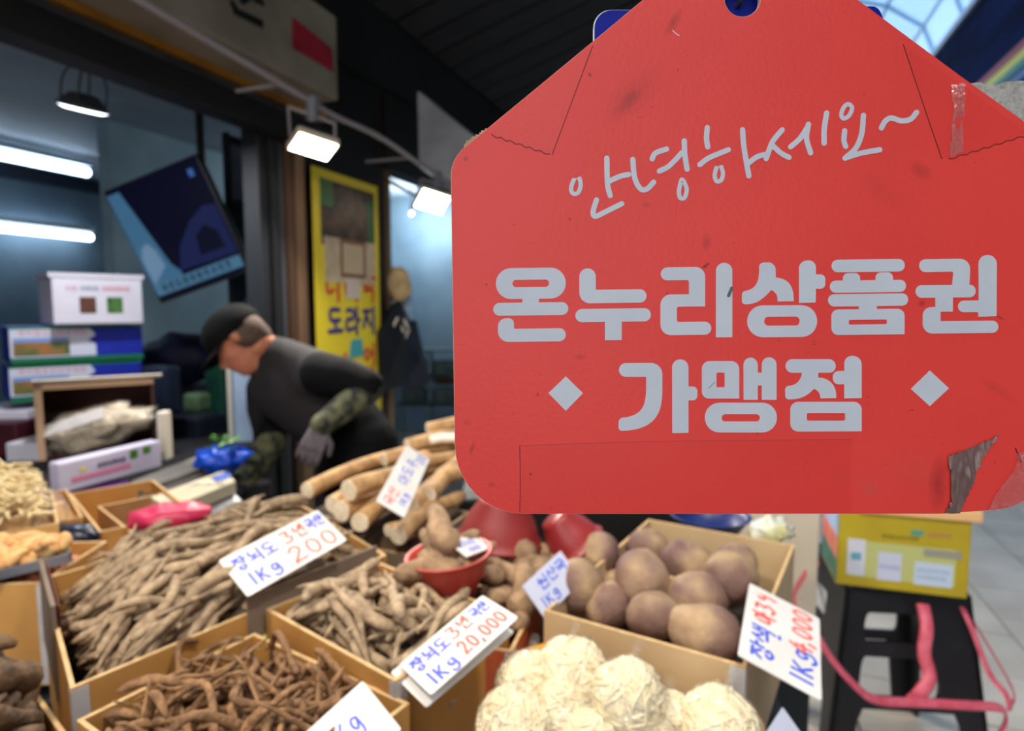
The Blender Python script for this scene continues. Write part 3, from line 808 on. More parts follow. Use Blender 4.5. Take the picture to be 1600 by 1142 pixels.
class Fr: pass
def carton(name, label, N_, A_, B_, rim, h, m, group=None, th=.006, tape=True, inner=None, cat='carton', skew=False):
    """open carton: rim corner pixels near, along a, along b (rim height rim, carton height h)"""
    n, a, b = atz(*N_, rim), atz(*A_, rim), atz(*B_, rim)
    a = a - n; b = b - n
    la = a.length; ah = a.normalized()
    bh = Vector((-ah.y, ah.x, 0)); 
    if bh.dot(b) < 0: bh = -bh
    lb = b.dot(bh)
    if skew: bh = b.normalized(); lb = b.length
    z0 = rim - h; o = Vector((n.x, n.y, z0))
    t = thing(name, label, cat, o + ah * la / 2 + bh * lb / 2, group)
    f = Fr(); f.o = o; f.a = ah; f.b = bh; f.la = la; f.lb = lb; f.z0 = z0; f.rim = rim; f.t = t
    Z = Vector((0, 0, 1))
    obj('bottom', MB().frame(o, ah * la, bh * lb, Z * th), m, t)
    for p, d, w_ in ((o, ah * la, bh * th), (o + bh * (lb - th), ah * la, bh * th)):
        obj('wall', MB().frame(p + Z * th, d, w_, Z * (h - th)), m, t)
    for p in (o + bh * th, o + bh * th + ah * (la - th)):
        obj('wall', MB().frame(p + Z * th, bh * (lb - 2 * th), ah * th, Z * (h - th)), m, t)
    e = .0015
    obj('cut_edge', MB().frame(o + Z * h, ah * la, bh * th, Z * e).frame(o + bh * (lb - th) + Z * h, ah * la, bh * th, Z * e)
        .frame(o + bh * th + Z * h, bh * (lb - 2 * th), ah * th, Z * e).frame(o + bh * th + ah * (la - th) + Z * h, bh * (lb - 2 * th), ah * th, Z * e), edge, t)
    if tape:
        obj('tape', MB().frame(o - ah * .0006 - bh * .0006 + Z * .002, ah * .022, bh * .0006, Z * (h - .004)).frame(o - ah * .0006 - bh * .0006 + Z * .002, bh * .012, ah * .0006, Z * (h - .004)), tapew, t)
    return f

big = carton('carton', 'large worn carton heaped with bellflower roots at the left front', (110, 1078), (604, 868), (66, 905), .90, .235, card, skew=True)
tang = carton('carton', 'tan carton of thin tangled roots at the bottom of the picture', (640, 1100), (398, 990), (410, 1350), .875, .21, card, tape=False)
mid = carton('carton', 'tan carton of pale roots in the middle with a paper price card on its rim', (617, 1066), (795, 958), (398, 960), .90, .235, card)
yam = carton('carton', 'beige carton filled with round purple yams', (1165, 1044), (850, 955), (1203, 846), .90, .22, card2)
obj('upright_flap', MB().frame(big.o + big.b * big.lb * .45 - big.a * .004 + Vector((0, 0, .12)), big.b * big.lb * .55, big.a * .007, (0, 0, .155)), cardg, big.t)
obj('flap_lining', MB().frame(big.o + big.b * big.lb * .46 + big.a * .0065 + Vector((0, 0, .12)), big.b * big.lb * .53, big.a * .002, (0, 0, .15)), mat('lining_red', (122, 52, 36), .7, (96, 38, 28), 8), big.t)
obj('worn_side', MB().frame(big.o - big.b * .004 + big.a * big.la * .45 + Vector((0, 0, .10)), big.a * big.la * .50, big.b * .004, (0, 0, .165)), cardg, big.t)
# ---------------------------------------------------------------- roots
def root_mesh(name, l, r, m, bend=.12, nseg=12, sides=7, fork=False, wrink=.12, curl=1.0, blunt=.5, seed=0):
    rr = random.Random(seed)
    a1, a2 = rr.uniform(-bend, bend) * l * curl, rr.uniform(-bend, bend) * l * curl * .5
    ph = rr.uniform(0, 6); ph2 = rr.uniform(0, 6)
    pts = []; ra = []
    for i in range(nseg + 1):
        u = i / nseg
        x = (u - .5) * l
        y = a1 * math.sin(u * math.pi + ph * .2) + a2 * math.sin(u * 7 + ph2)
        z = .25 * a2 * math.sin(u * 5 + ph)
        pts.append((x, y, z))
        env = min(1, (u / .07) ** .5 if u < .07 else 1) * (1 - (1 - blunt * .35) * max(0, (u - .35) / .65) ** 1.3)
        ra.append(max(.0012, r * env * (1 + wrink * rr.uniform(-1, 1))))
    ra[0] = r * .45; ra[-1] = max(.001, ra[-1] * .5)
    mb = MB().tube(pts, ra, sides)
    if fork:
        i0 = int(nseg * rr.uniform(.4, .6)); s = rr.choice((-1, 1))
        p0 = Vector(pts[i0]); q = [p0, p0 + Vector((l * .10, s * l * .045, .003)), p0 + Vector((l * .22, s * l * .075, .0)), p0 + Vector((l * .36, s * l * .08, 0))]
        mb.tube(smooth_line(q, 3), [ra[i0] * .75 * (1 - k * .08) for k in range(10)], sides)
    me = bpy.data.meshes.new(name)
    me.from_pydata([tuple(v) for v in mb.v], [], mb.f)
    for p in me.polygons: p.use_smooth = True
    me.materials.append(m)
    me['l'] = l; me['r'] = r
    return me
def heap(name, f, n, meshes, label, group, cat, ang, spread, base, dome, bedm, bed_label, inset=.012, over=0.0, scale=(.85, 1.15), asym=(0, 0), lift=.5, flat=.75):
    """settles n roots one after the other on a height map inside the carton f"""
    cs = .01
    gx, gy = int(f.la / cs) + 1, int(f.lb / cs) + 1
    H = np.zeros((gx, gy))
    for i in range(gx):
        for j in range(gy):
            s, t = (i / (gx - 1)) * 2 - 1, (j / (gy - 1)) * 2 - 1
            H[i, j] = base + dome * max(0, 1 - s * s) ** .6 * max(0, 1 - t * t) ** .6 + asym[0] * s + asym[1] * t
    # deep layers, nobody could count them
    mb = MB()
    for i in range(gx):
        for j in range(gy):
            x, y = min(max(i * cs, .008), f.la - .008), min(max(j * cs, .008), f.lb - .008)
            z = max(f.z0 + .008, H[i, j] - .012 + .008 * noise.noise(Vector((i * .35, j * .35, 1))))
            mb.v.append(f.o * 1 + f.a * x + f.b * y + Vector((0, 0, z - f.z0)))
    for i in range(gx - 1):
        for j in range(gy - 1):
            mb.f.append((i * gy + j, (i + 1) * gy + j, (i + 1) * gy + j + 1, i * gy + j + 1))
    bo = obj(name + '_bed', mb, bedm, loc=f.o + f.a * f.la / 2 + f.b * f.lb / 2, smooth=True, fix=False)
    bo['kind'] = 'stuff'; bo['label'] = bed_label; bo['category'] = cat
    A0 = math.atan2(f.a.y, f.a.x)
    for q in range(n):
        me = R.choice(meshes); sc = R.uniform(*scale)
        l = me['l'] * sc; r = me['r'] * sc * flat
        best = None
        for attempt in range(6):
            th = rad(ang) + rad(R.gauss(0, spread))
            if R.random() < .5: th += math.pi
            d = (math.cos(th), math.sin(th))
            hx, hy = abs(d[0]) * l / 2 * (1 - over), abs(d[1]) * l / 2 * (1 - over)
            if 2 * hx > f.la - 2 * inset or 2 * hy > f.lb - 2 * inset:
                if attempt < 5: continue
            x = R.uniform(min(hx + inset, f.la / 2), max(f.la - hx - inset, f.la / 2)); y = R.uniform(min(hy + inset, f.lb / 2), max(f.lb - hy - inset, f.lb / 2))
            us = np.linspace(-.46, .46, 15); hs = []
            for u in us:
                i, j = int((x + d[0] * u * l) / cs), int((y + d[1] * u * l) / cs)
                i = min(max(i, 0), gx - 1); j = min(max(j, 0), gy - 1)
                hs.append(H[i, j])
            hs = np.array(hs)
            k1, k0 = np.polyfit(us * l, hs, 1)
            res = (hs - (k1 * us * l + k0)).max()
            z = k0 + res * lift + r * .8
            if best is None or z + res < best[0]: best = (z + res, th, x, y, z, k1, us, d)
        if best is None: continue
        _, th, x, y, z, k1, us, d = best
        k1 = max(-.6, min(.6, k1))
        for u in us:
            for w_ in (-.6, 0, .6):
                i, j = int((x + d[0] * u * l - d[1] * r * w_) / cs), int((y + d[1] * u * l + d[0] * r * w_) / cs)
                if 0 <= i < gx and 0 <= j < gy: H[i, j] = max(H[i, j], z + k1 * u * l + r * .75)
        o = bpy.data.objects.new(name, me); COL.objects.link(o)
        p = f.o + f.a * x + f.b * y
        o.location = (p.x, p.y, z)
        o.rotation_euler = Euler((R.uniform(0, 6.28), -math.atan(k1), A0 + th), 'XYZ')
        o.scale = (sc, sc, sc)
        tag(o, label, cat, group)
rootm = mat('root_skin', (178, 153, 122), .8, (130, 108, 85), 60, 5, bump=.5, bscale=130, rnd=.16, stretch=(1, .6, .6))
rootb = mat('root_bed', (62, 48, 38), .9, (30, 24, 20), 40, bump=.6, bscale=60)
rv = [root_mesh('bellflower_root', R.uniform(.11, .21), R.uniform(.0065, .0098), rootm, .13, 12, 7, fork=(i % 3 == 0), wrink=.10, seed=i) for i in range(14)]
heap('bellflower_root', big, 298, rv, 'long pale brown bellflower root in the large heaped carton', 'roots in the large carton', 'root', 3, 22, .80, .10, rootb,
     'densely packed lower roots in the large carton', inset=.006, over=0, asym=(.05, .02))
rootm2 = mat('root_skin_grey', (182, 157, 126), .8, (136, 114, 90), 60, 5, bump=.5, bscale=130, rnd=.14, stretch=(1, .6, .6))
rv2 = [root_mesh('pale_root', R.uniform(.13, .20), R.uniform(.0075, .0105), rootm2, .14, 12, 7, fork=(i % 4 == 0), wrink=.10, seed=50 + i) for i in range(10)]
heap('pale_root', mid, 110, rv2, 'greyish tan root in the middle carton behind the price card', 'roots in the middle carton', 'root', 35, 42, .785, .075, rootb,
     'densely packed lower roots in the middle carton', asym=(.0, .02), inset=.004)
rootm3 = mat('root_skin_brown', (156, 116, 78), .8, (106, 76, 50), 70, 5, bump=.4, bscale=160, rnd=.2)
rv3 = [root_mesh('tangled_root', R.uniform(.11, .19), R.uniform(.0042, .0068), rootm3, .30, 16, 6, fork=(i % 2 == 0), wrink=.18, curl=1.25, blunt=.9, seed=90 + i) for i in range(14)]
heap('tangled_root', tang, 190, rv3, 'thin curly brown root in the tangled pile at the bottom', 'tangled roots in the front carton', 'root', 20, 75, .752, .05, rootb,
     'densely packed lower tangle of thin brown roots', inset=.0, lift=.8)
# light green sprouts among the tangle
gm = mat('sprout_green', (168, 180, 90), .6)
for i, (x, y) in enumerate([(352, 1042), (300, 1065), (262, 1118), (380, 1010)]):
    p = atz(x, y, .845)
    q = [p + Vector((R.uniform(-.02, .02) * k, R.uniform(-.02, .02) * k, .004 * k)) for k in range(4)]
    tag(obj('green_sprout', MB().tube(smooth_line(q, 3), .0035, 6), gm, loc=p, smooth=True), 'small pale green sprout lying on the tangled brown roots', 'sprout', 'green sprouts in the tangle')

# ---------------------------------------------------------------- round yams
def yam_mesh(name, seed, sx, m):
    rr = random.Random(seed)
    off = Vector((rr.uniform(0, 50), 0, 0))
    mb = MB().ball((0, 0, 0), .052, (sx, 1, .95), 22, 16, None, lambda d: 1 + .10 * noise.noise(d * 1.6 + off) - .16 * max(0, d.x) ** 2 + .03 * noise.noise(d * 5 + off))
    me = bpy.data.meshes.new(name); me.from_pydata([tuple(v) for v in mb.v], [], mb.f)
    for p in me.polygons: p.use_smooth = True
    me.materials.append(m); return me
ym = mat('yam_skin', (172, 143, 108), .65, (120, 93, 84), 16, 5, bump=.25, bscale=90, rnd=.10, lo=.38, hi=.70)
# purple-brown skin at one end of each yam
nt = ym.node_tree; N = nt.nodes; L = nt.links; pr = N['Principled BSDF']; src = pr.inputs['Base Color'].links[0].from_socket
tcn = N.new('ShaderNodeTexCoord'); sp = N.new('ShaderNodeSeparateXYZ'); L.new(tcn.outputs['Object'], sp.inputs[0])
nz = N.new('ShaderNodeTexNoise'); nz.inputs['Scale'].default_value = 25; L.new(tcn.outputs['Object'], nz.inputs['Vector'])
ad_ = N.new('ShaderNodeMath'); ad_.operation = 'MULTIPLY_ADD'; L.new(nz.outputs['Fac'], ad_.inputs[0]); ad_.inputs[1].default_value = .05; L.new(sp.outputs['X'], ad_.inputs[2])
mr = N.new('ShaderNodeMapRange'); mr.inputs['From Min'].default_value = .030; mr.inputs['From Max'].default_value = .056; mr.inputs['To Max'].default_value = .75
L.new(ad_.outputs[0], mr.inputs['Value'])
mx = N.new('ShaderNodeMix'); mx.data_type = 'RGBA'; L.new(mr.outputs[0], mx.inputs['Factor']); L.new(src, mx.inputs['A']); mx.inputs['B'].default_value = lin(104, 72, 74)
L.new(mx.outputs['Result'], pr.inputs['Base Color'])
YM = [yam_mesh('round_yam', i, s, ym) for i, s in enumerate((.95, 1.0, 1.1, 1.25, 1.4))]
yl = [((900, 915), .93, 0, 1.0, 200, 'at the left front corner of the beige carton'), ((938, 866), .925, 1, .92, -30, 'at the left rear under the carton wall'),
      ((1000, 903), .945, 1, 1.06, 150, 'in the middle, largest and palest'), ((950, 948), .905, 0, .86, -60, 'half sunk between two others near the front wall'),
      ((1020, 964), .915, 0, .90, -100, 'showing its round purplish end at the front'), ((1091, 936), .925, 3, .95, -20, 'lying long and level behind the front right one'),
      ((1105, 993), .92, 3, 1.0, -35, 'lowest at the front right beside the price card'), ((1010, 858), .92, 2, .88, 190, 'at the rear beside the shaded wall'),
      ((1072, 880), .915, 4, .92, 165, 'two toned purple and tan, across the rear'), ((1140, 905), .93, 2, 1.0, 250, 'at the right rear, brownish and tilted'),
      ((1150, 880), .91, 1, .85, 100, 'behind the tilted one at the right wall'), ((965, 920), .875, 1, .8, 20, 'deep in the shade between the left ones'), ((1060, 915), .87, 1, .9, 60, 'deep in the shade in the middle')]
for (x, y), z, v, sc, ang, lb in yl:
    p = atz(x, y, z - .03)
    o = bpy.data.objects.new('round_yam', YM[v]); COL.objects.link(o)
    sc *= .97; o.location = p; o.scale = (sc,) * 3; o.rotation_euler = (R.uniform(0, 6), rad(R.uniform(-18, 18)), rad(ang))
    tag(o, 'round brown yam ' + lb, 'yam', 'round yams in the beige carton')
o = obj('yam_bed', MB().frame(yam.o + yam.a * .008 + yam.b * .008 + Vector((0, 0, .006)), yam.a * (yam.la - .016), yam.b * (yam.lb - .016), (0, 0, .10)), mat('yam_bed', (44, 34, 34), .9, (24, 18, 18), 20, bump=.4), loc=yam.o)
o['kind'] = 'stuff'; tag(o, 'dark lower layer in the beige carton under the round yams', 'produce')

# ---------------------------------------------------------------- price cards with marker writing
paper = mat('card_paper', (226, 223, 219), .6, (218, 214, 209), 12)
blue = mat('marker_blue', (78, 94, 206), .6)
red = mat('marker_red', (224, 92, 80), .6)
G = {  # strokes in a unit square, y down
 '1': [[(.5, .05), (.5, .95)]], '2': [[(.15, .25), (.45, .05), (.8, .25), (.5, .6), (.12, .92)], [(.12, .92), (.9, .88)]], '0': [[(.5, .08), (.82, .35), (.75, .8), (.45, .93), (.18, .65), (.25, .25), (.5, .08)]],
 '3': [[(.2, .12), (.7, .15), (.5, .45)], [(.5, .45), (.82, .65), (.55, .93), (.18, .85)]], '4': [[(.55, .05), (.12, .6), (.9, .58)], [(.65, .3), (.6, .95)]], '9': [[(.75, .3), (.4, .45), (.25, .25), (.5, .06), (.75, .2), (.68, .95)]], ',': [[(.4, .85), (.25, 1.1)]],
 'K': [[(.2, .1), (.2, .95)], [(.75, .15), (.25, .6)], [(.35, .5), (.8, .95)]], 'g': [[(.75, .35), (.4, .3), (.25, .55), (.5, .75), (.75, .4)], [(.75, .35), (.78, .95), (.4, 1.15), (.15, 1.0)]],
 'ja': [[(.1, .12), (.55, .12)], [(.34, .12), (.1, .48)], [(.33, .2), (.55, .45)], [(.75, .02), (.75, .55)], [(.75, .28), (.95, .26)], [(.5, .65), (.72, .8), (.5, .97), (.28, .8), (.5, .65)]],
 'noe': [[(.2, .08), (.2, .4), (.6, .38)], [(.4, .42), (.4, .62)], [(.1, .66), (.66, .62)], [(.84, .04), (.84, .95)]],
 'do': [[(.75, .1), (.22, .1), (.22, .45), (.78, .45)], [(.5, .5), (.5, .8)], [(.08, .84), (.92, .82)]],
 'ra': [[(.1, .12), (.5, .12), (.5, .42), (.1, .45), (.1, .82), (.55, .76)], [(.76, .03), (.76, .98)], [(.76, .48), (.98, .47)]],
 'ji': [[(.08, .16), (.58, .14)], [(.34, .16), (.06, .75)], [(.32, .35), (.58, .7)], [(.82, .03), (.82, .98)]],
 'u': [[(.5, .08), (.74, .24), (.5, .42), (.26, .24), (.5, .08)], [(.08, .58), (.92, .57)], [(.5, .58), (.5, .98)]],
 'eong': [[(.3, .1), (.5, .25), (.3, .42), (.1, .25), (.3, .1)], [(.55, .26), (.78, .26)], [(.8, .02), (.8, .55)], [(.55, .62), (.78, .78), (.55, .97), (.3, .78), (.55, .62)]],
 'nyeon': [[(.15, .1), (.15, .45), (.5, .4)], [(.5, .18), (.76, .17)], [(.5, .32), (.76, .31)], [(.78, .02), (.78, .62)], [(.3, .66), (.3, .92), (.85, .9)]],
 'san': [[(.32, .08), (.08, .5)], [(.3, .2), (.55, .48)], [(.74, .02), (.74, .58)], [(.74, .3), (.95, .29)], [(.25, .66), (.25, .93), (.85, .9)]],
 'guk': [[(.15, .1), (.8, .1), (.75, .36)], [(.05, .45), (.95, .44)], [(.5, .45), (.5, .64)], [(.15, .68), (.8, .67), (.76, .98)]],
 'ma': [[(.1, .2), (.5, .18), (.5, .7), (.12, .72), (.1, .2)], [(.74, .02), (.74, .98)], [(.74, .48), (.97, .47)]],
 'deo': [[(.55, .12), (.12, .14), (.12, .78), (.55, .72)], [(.5, .44), (.78, .43)], [(.8, .02), (.8, .98)]],
 'deok': [[(.5, .08), (.12, .1), (.12, .48), (.5, .45)], [(.5, .26), (.78, .26)], [(.8, .02), (.8, .56)], [(.2, .68), (.82, .66), (.8, .98)]],
 'won': [[(.32, .06), (.5, .18), (.32, .32), (.14, .18), (.32, .06)], [(.06, .42), (.6, .4)], [(.32, .42), (.32, .6)], [(.84, .02), (.84, .7)], [(.6, .54), (.84, .53)], [(.22, .7), (.22, .95), (.88, .93)]],
 'saek': [[(.26, .06), (.06, .48)], [(.25, .18), (.44, .46)], [(.6, .05), (.6, .55)], [(.84, .02), (.84, .57)], [(.6, .28), (.84, .28)], [(.2, .68), (.8, .66), (.78, .98)]],
 'dot': [[(.4, .45), (.6, .45)]]}
def price_card(quad, depth, label, text, pref=(0, -.6, .8), group='paper price cards', th=.0016, m=None, lw=.045, aspect=None):
    """quad: TL TR BR BL of the reading direction; text: (glyph, colour, x, y, w, h) in card fractions"""
    o, x, y, ww, hh = pose(quad, depth, pref, aspect)
    n = -x.cross(y).normalized()                      # towards the viewer
    t = thing('price_card', label, 'price card', o + x * ww / 2 + y * hh / 2, group)
    put = lambda u, v, d: o + x * u * ww + y * v * hh + n * d
    cpts = rounded([(0, 0, .03), (1, 0, .03), (1, 1, .03), (0, 1, .03)], 3)
    # slightly curled paper
    mb = MB(); nu = 8
    obj('card', MB().plate([cpts], put, -th, 0), m or paper, t)
    if True:
        k_ = 0
        for g, col, gx, gy, gw, gh in text:
            mb = MB(); mm = blue if col == 'b' else red
            for s_ in G[g]:
                pts = [((gx + p[0] * gw) * ww, (gy + p[1] * gh) * hh) for p in s_]
                lp = stroke_loops(pts, lw * hh, False, 3)
                mb.plate([[Vector((p.x / ww, p.y / hh)) for p in l_] for l_ in lp], put, .00005, .0003 + (k_ % 7) * .00003); k_ += 1
            obj('letter', mb, mm, t)
    return t
def row(txt, col, x, y, w_, h_, gap=.01):
    out = []
    for g in txt:
        ww_ = w_ * (.45 if g in ('1', ',') else 1)
        out.append((g, col, x, y, ww_, h_)); x += ww_ + gap
    return out
price_card([(340, 875), (497, 797), (541, 843), (388, 933)], 1.045, 'white price card stuck on the large heap of bellflower roots',
           row(['ja', 'noe', 'do'], 'b', .06, .12, .13, .34) + row(['3', 'nyeon'], 'r', .52, .08, .13, .34) + row(['guk', 'san'], 'b', .80, .08, .085, .3) + row(['1', 'K', 'g'], 'b', .10, .56, .11, .32) + row(['2', '0', '0'], 'r', .48, .50, .155, .42))
price_card([(612, 1049), (742, 946), (805, 985), (664, 1107)], .838, 'plain white card lying under the upper price card on the middle carton', [])
price_card([(624, 1038), (753, 930), (811, 964), (672, 1086)], .83, 'upper white price card resting on the rim of the middle carton',
           row(['ja', 'noe', 'do'], 'b', .05, .12, .125, .36) + row(['3', 'nyeon'], 'r', .46, .06, .13, .36) + row(['guk', 'san'], 'b', .76, .08, .09, .3) + row(['1', 'K', 'g'], 'b', .08, .58, .11, .34) + row(['2', '0', ',', '0', '0', '0'], 'r', .44, .50, .085, .38))
price_card([(455, 1166), (566, 1062), (628, 1140), (515, 1250)], .69, 'white price card leaning at the bottom edge over the tangled roots',
           row(['1', 'K', 'g'], 'b', .30, .22, .17, .4) + row(['ja', 'do'], 'b', .2, .65, .15, .25), lw=.035)
price_card([(590, 780), (634, 697), (672, 716), (630, 811)], 1.33, 'narrow white price card stuck among the long yams',
           row(['guk', 'san'], 'r', .04, .15, .12, .4) + row(['1', 'K', 'g'], 'b', .12, .62, .07, .26) + row(['ma', 'do', 'u'], 'b', .40, .25, .14, .45) + row(['0', '0'], 'b', .84, .5, .07, .4))
price_card([(702, 846), (738, 834), (767, 855), (728, 871)], 1.09, 'small white price card lying in the red bowl', row(['ma', '3', '0', '0'], 'b', .10, .2, .16, .3) + row(['1', '0', '0', '0'], 'b', .3, .6, .12, .26))
price_card([(812, 914), (880, 862), (905, 905), (856, 968)], 1.04, 'limp bluish price card hanging over the corner of the yam carton', row(['won', 'san', 'guk'], 'b', .25, .12, .22, .34) + row(['1', 'K', 'g'], 'b', .12, .55, .16, .3), m=mat('card_bluish', (196, 200, 222), .45))
price_card([(1152, 1022), (1172, 911), (1280, 966), (1285, 1096)], .88, 'white price card standing at the right corner of the yam carton',
           row(['ja', 'saek'], 'b', .08, .12, .2, .3) + [('dot', 'b', .38, .42, .14, .12)] + row(['ma', '3', '9'], 'r', .54, .10, .13, .3) + row(['1', 'K', 'g'], 'b', .08, .62, .15, .28) + row(['4', ',', '0', '0', '0'], 'r', .42, .60, .115, .3))
price_card([(1196, 1150), (1222, 1104), (1256, 1150), (1226, 1196)], .78, 'pale card corner at the bottom edge beside the yam carton', [], m=mat('card_bluish', (196, 200, 222), .45))

# ---------------------------------------------------------------- long yams on their carton
lc = carton('carton', 'low brown carton under the pile of long yams', (640, 868), (735, 800), (470, 808), .86, .19, cardg, tape=False)
lym = mat('long_yam_skin', (206, 164, 112), .75, (160, 122, 80), 26, 5, bump=.35, bscale=90, rnd=.10, stretch=(1, 1, 1))
cutm = mat('yam_cut', (236, 222, 196), .6, (214, 196, 166), 60)
def long_yam(p, q, r, label, cut=True):
    t = thing('long_yam', label, 'yam', (p + q) / 2, 'long yams piled on the carton')
    pts = []; ra = []
    d = q - p; s = d.cross(Vector((0, 0, 1))).normalized()
    b = R.uniform(-.02, .02)
    for i in range(13):
        u = i / 12
        pts.append(p + d * u + s * b * math.sin(u * 3.1) + Vector((0, 0, .006 * math.sin(u * 6 + b * 100))))
        ra.append(r * (1 - .22 * u + .05 * noise.noise(Vector((u * 6, b * 90, 0)))))
    ra[-1] *= .6
    obj('skin', MB().tube(pts, ra, 14), lym, t, smooth=False)
    for pl_ in bpy.data.objects[-1:]: pass
    if cut:
        dd = (pts[1] - pts[0]).normalized()
        obj('cut_end', MB().tube([pts[0] - dd * .0015, pts[0] + dd * .001], [r * .93, r * .99], 14), cutm, t)
    return t
LY = [((480, 765, .965), (668, 690, .985), .021, 'long yam at the far left of the pile, its square cut end outermost'),
      ((545, 770, .985), (668, 712, 1.0), .025, 'long yam on top of the left pile with a small pale tip'),
      ((520, 790, .945), (690, 706, .96), .022, 'long yam wedged below the uppermost left one'),
      ((533, 803, .935), (640, 738, .945), .025, 'long yam with round white cut end lowest at the left'),
      ((562, 812, .935), (700, 720, .945), .022, 'long yam with white cut end just left of the narrow price card'),
      ((622, 834, .925), (724, 770, .935), .021, 'long yam nearest to the red bowl, lying low at the front'),
      ((640, 790, .955), (745, 728, .97), .024, 'thick long yam running behind the narrow price card'),
      ((668, 770, .97), (770, 700, .98), .021, 'long yam at the right of the narrow price card'),
      ((625, 738, .99), (740, 700, 1.0), .019, 'slim long yam in the upper middle of the pile'),
      ((600, 718, .99), (720, 690, 1.0), .019, 'slim long yam at the rear left of the price card'),
      ((636, 694, 1.02), (770, 676, 1.03), .021, 'long yam high at the rear with pale peeled side'),
      ((668, 667, 1.035), (790, 655, 1.045), .019, 'topmost long yam disappearing behind the red sign'),
      ((690, 742, .975), (790, 690, .99), .022, 'long yam half hidden by the red sign edge'),
      ((606, 833, .915), (690, 790, .92), .014, 'thin yam with small cut end at the front of the pile')]
for (a, b, c), (d, e, g), r, lb in LY:
    long_yam(atz(a, b, c), atz(d, e, g), r, lb)
o = obj('white_peeled_yam', MB().tube(smooth_line([atz(672, 688, 1.045), atz(700, 684, 1.05), atz(760, 688, 1.05)], 5), .012, 10), mat('peeled', (234, 224, 210), .5), loc=atz(700, 684, 1.045), smooth=True)
tag(o, 'white peeled yam piece on top of the long yams by the red sign', 'yam')
# bed of yams inside the carton
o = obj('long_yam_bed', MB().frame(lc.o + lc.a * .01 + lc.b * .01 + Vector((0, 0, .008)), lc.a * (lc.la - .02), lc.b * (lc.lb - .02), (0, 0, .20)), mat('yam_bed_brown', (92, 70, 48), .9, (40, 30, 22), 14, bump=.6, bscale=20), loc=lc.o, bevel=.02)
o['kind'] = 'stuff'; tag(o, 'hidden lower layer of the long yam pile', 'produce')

# ---------------------------------------------------------------- red bowl of taro
def bowl(name, c, r, h, m, label, group=None, M=None, rim=.006, foot=.55, n=36):
    prof = [(0.001, 0), (r * foot, 0), (r * foot * 1.02, h * .06), (r * .80, h * .45), (r * .93, h * .78), (r, h * .97), (r + rim, h), (r + rim * .6, h * 1.03), (r - .004, h * .99), (r * .90, h * .78), (r * .76, h * .46), (r * foot * .9, h * .10), (.001, h * .07)]
    o = obj(name, MB().lathe(prof, c, n, M), m, loc=c, smooth=True)
    return tag(o, label, 'bowl', group)
redp = mat('bowl_red', (190, 72, 60), .42, (176, 60, 52), 6, spec=.5)
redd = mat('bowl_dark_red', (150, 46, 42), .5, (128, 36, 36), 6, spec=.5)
bc = atz(708, 868, .955)
bowl('red_bowl', bc - Vector((0, 0, .07)), .075, .075, redp, 'small red plastic bowl of taro corms with a price card inside', M=Matrix.Rotation(rad(-6), 3, 'Y'))
tm_ = mat('taro_skin', (176, 142, 108), .8, (126, 100, 76), 40, 5, bump=.5, bscale=100, rnd=.12)
def taro_mesh(i):
    rr = random.Random(300 + i); l = rr.uniform(.08, .13); r = rr.uniform(.015, .021)
    return root_mesh('taro', l, r, tm_, .18, 10, 9, False, .05, 1, 1.6, 300 + i)
TM = [taro_mesh(i) for i in range(6)]
def put_taro(px, py, z, i, ang, sc, label, group, tilt_=0):
    p = atz(px, py, z); o = bpy.data.objects.new('taro', TM[i]); COL.objects.link(o)
    o.location = p; o.scale = (sc,) * 3; o.rotation_euler = (R.uniform(0, 6), rad(tilt_), rad(ang)); tag(o, label, 'taro', group)
for k_, (x, y, z, i, a, s, lb) in enumerate([(672, 852, .965, 0, 110, 1.0, 'taro standing up at the left rim of the red bowl'), (690, 822, 1.0, 1, 120, 1.25, 'thick taro leaning over the back rim of the red bowl'), (668, 872, .958, 2, 20, 1.0, 'rounded taro at the left front inside the red bowl'),
                                 (692, 880, .952, 3, 150, 1.1, 'taro lying along the front inside of the red bowl'), (722, 850, .97, 4, 60, 1.0, 'taro under the small card in the red bowl'), (712, 868, .955, 5, 100, 1.0, 'taro in the middle of the red bowl'), (745, 866, .95, 0, 40, .8, 'small taro at the right inside of the red bowl')]):
    put_taro(x, y, z, i, a, s, lb, 'taro in the red bowl', -12)
# orange-brown carton of taro between the two cartons
dc = carton('carton', 'orange brown carton of taro squeezed between the middle carton and the yam carton', (800, 1020), (846, 930), (765, 985), .865, .20, cardo)
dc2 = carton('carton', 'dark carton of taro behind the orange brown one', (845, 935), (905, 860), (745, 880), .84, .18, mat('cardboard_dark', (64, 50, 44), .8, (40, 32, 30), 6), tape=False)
TL = ['arching right of the red bowl', 'long one beside the arching one', 'under the rim of the red bowl', 'thick one left of the bluish card', 'lowest one above the orange carton wall', 'small rounded one at the lower left', 'upright one touching the bluish card',
      'half hidden below the red bowl', 'farthest back below the shiny basin', 'smallest at the middle carton wall', 'short one at the orange carton rim', 'rearmost beside the yam carton']
for k_, (x, y, z, i, a, s) in enumerate([(800, 862, .90, 1, 130, 1.3), (822, 880, .90, 4, 120, 1.3), (800, 900, .90, 0, 140, 1.1), (826, 912, .89, 2, 100, 1.3), (818, 935, .885, 3, 80, 1.2), (795, 938, .88, 5, 30, .9), (838, 900, .89, 5, 75, 1.2),
                                    (775, 905, .88, 2, 110, 1.0), (835, 862, .88, 4, 100, 1.1), (784, 925, .875, 0, 150, .8), (812, 955, .875, 1, 70, .9), (850, 880, .88, 3, 50, 1.0)]):
    put_taro(x, y, z, i, a, s, 'knobbly brown taro between the cartons, ' + TL[k_], 'taro between the cartons', R.uniform(-20, 20))
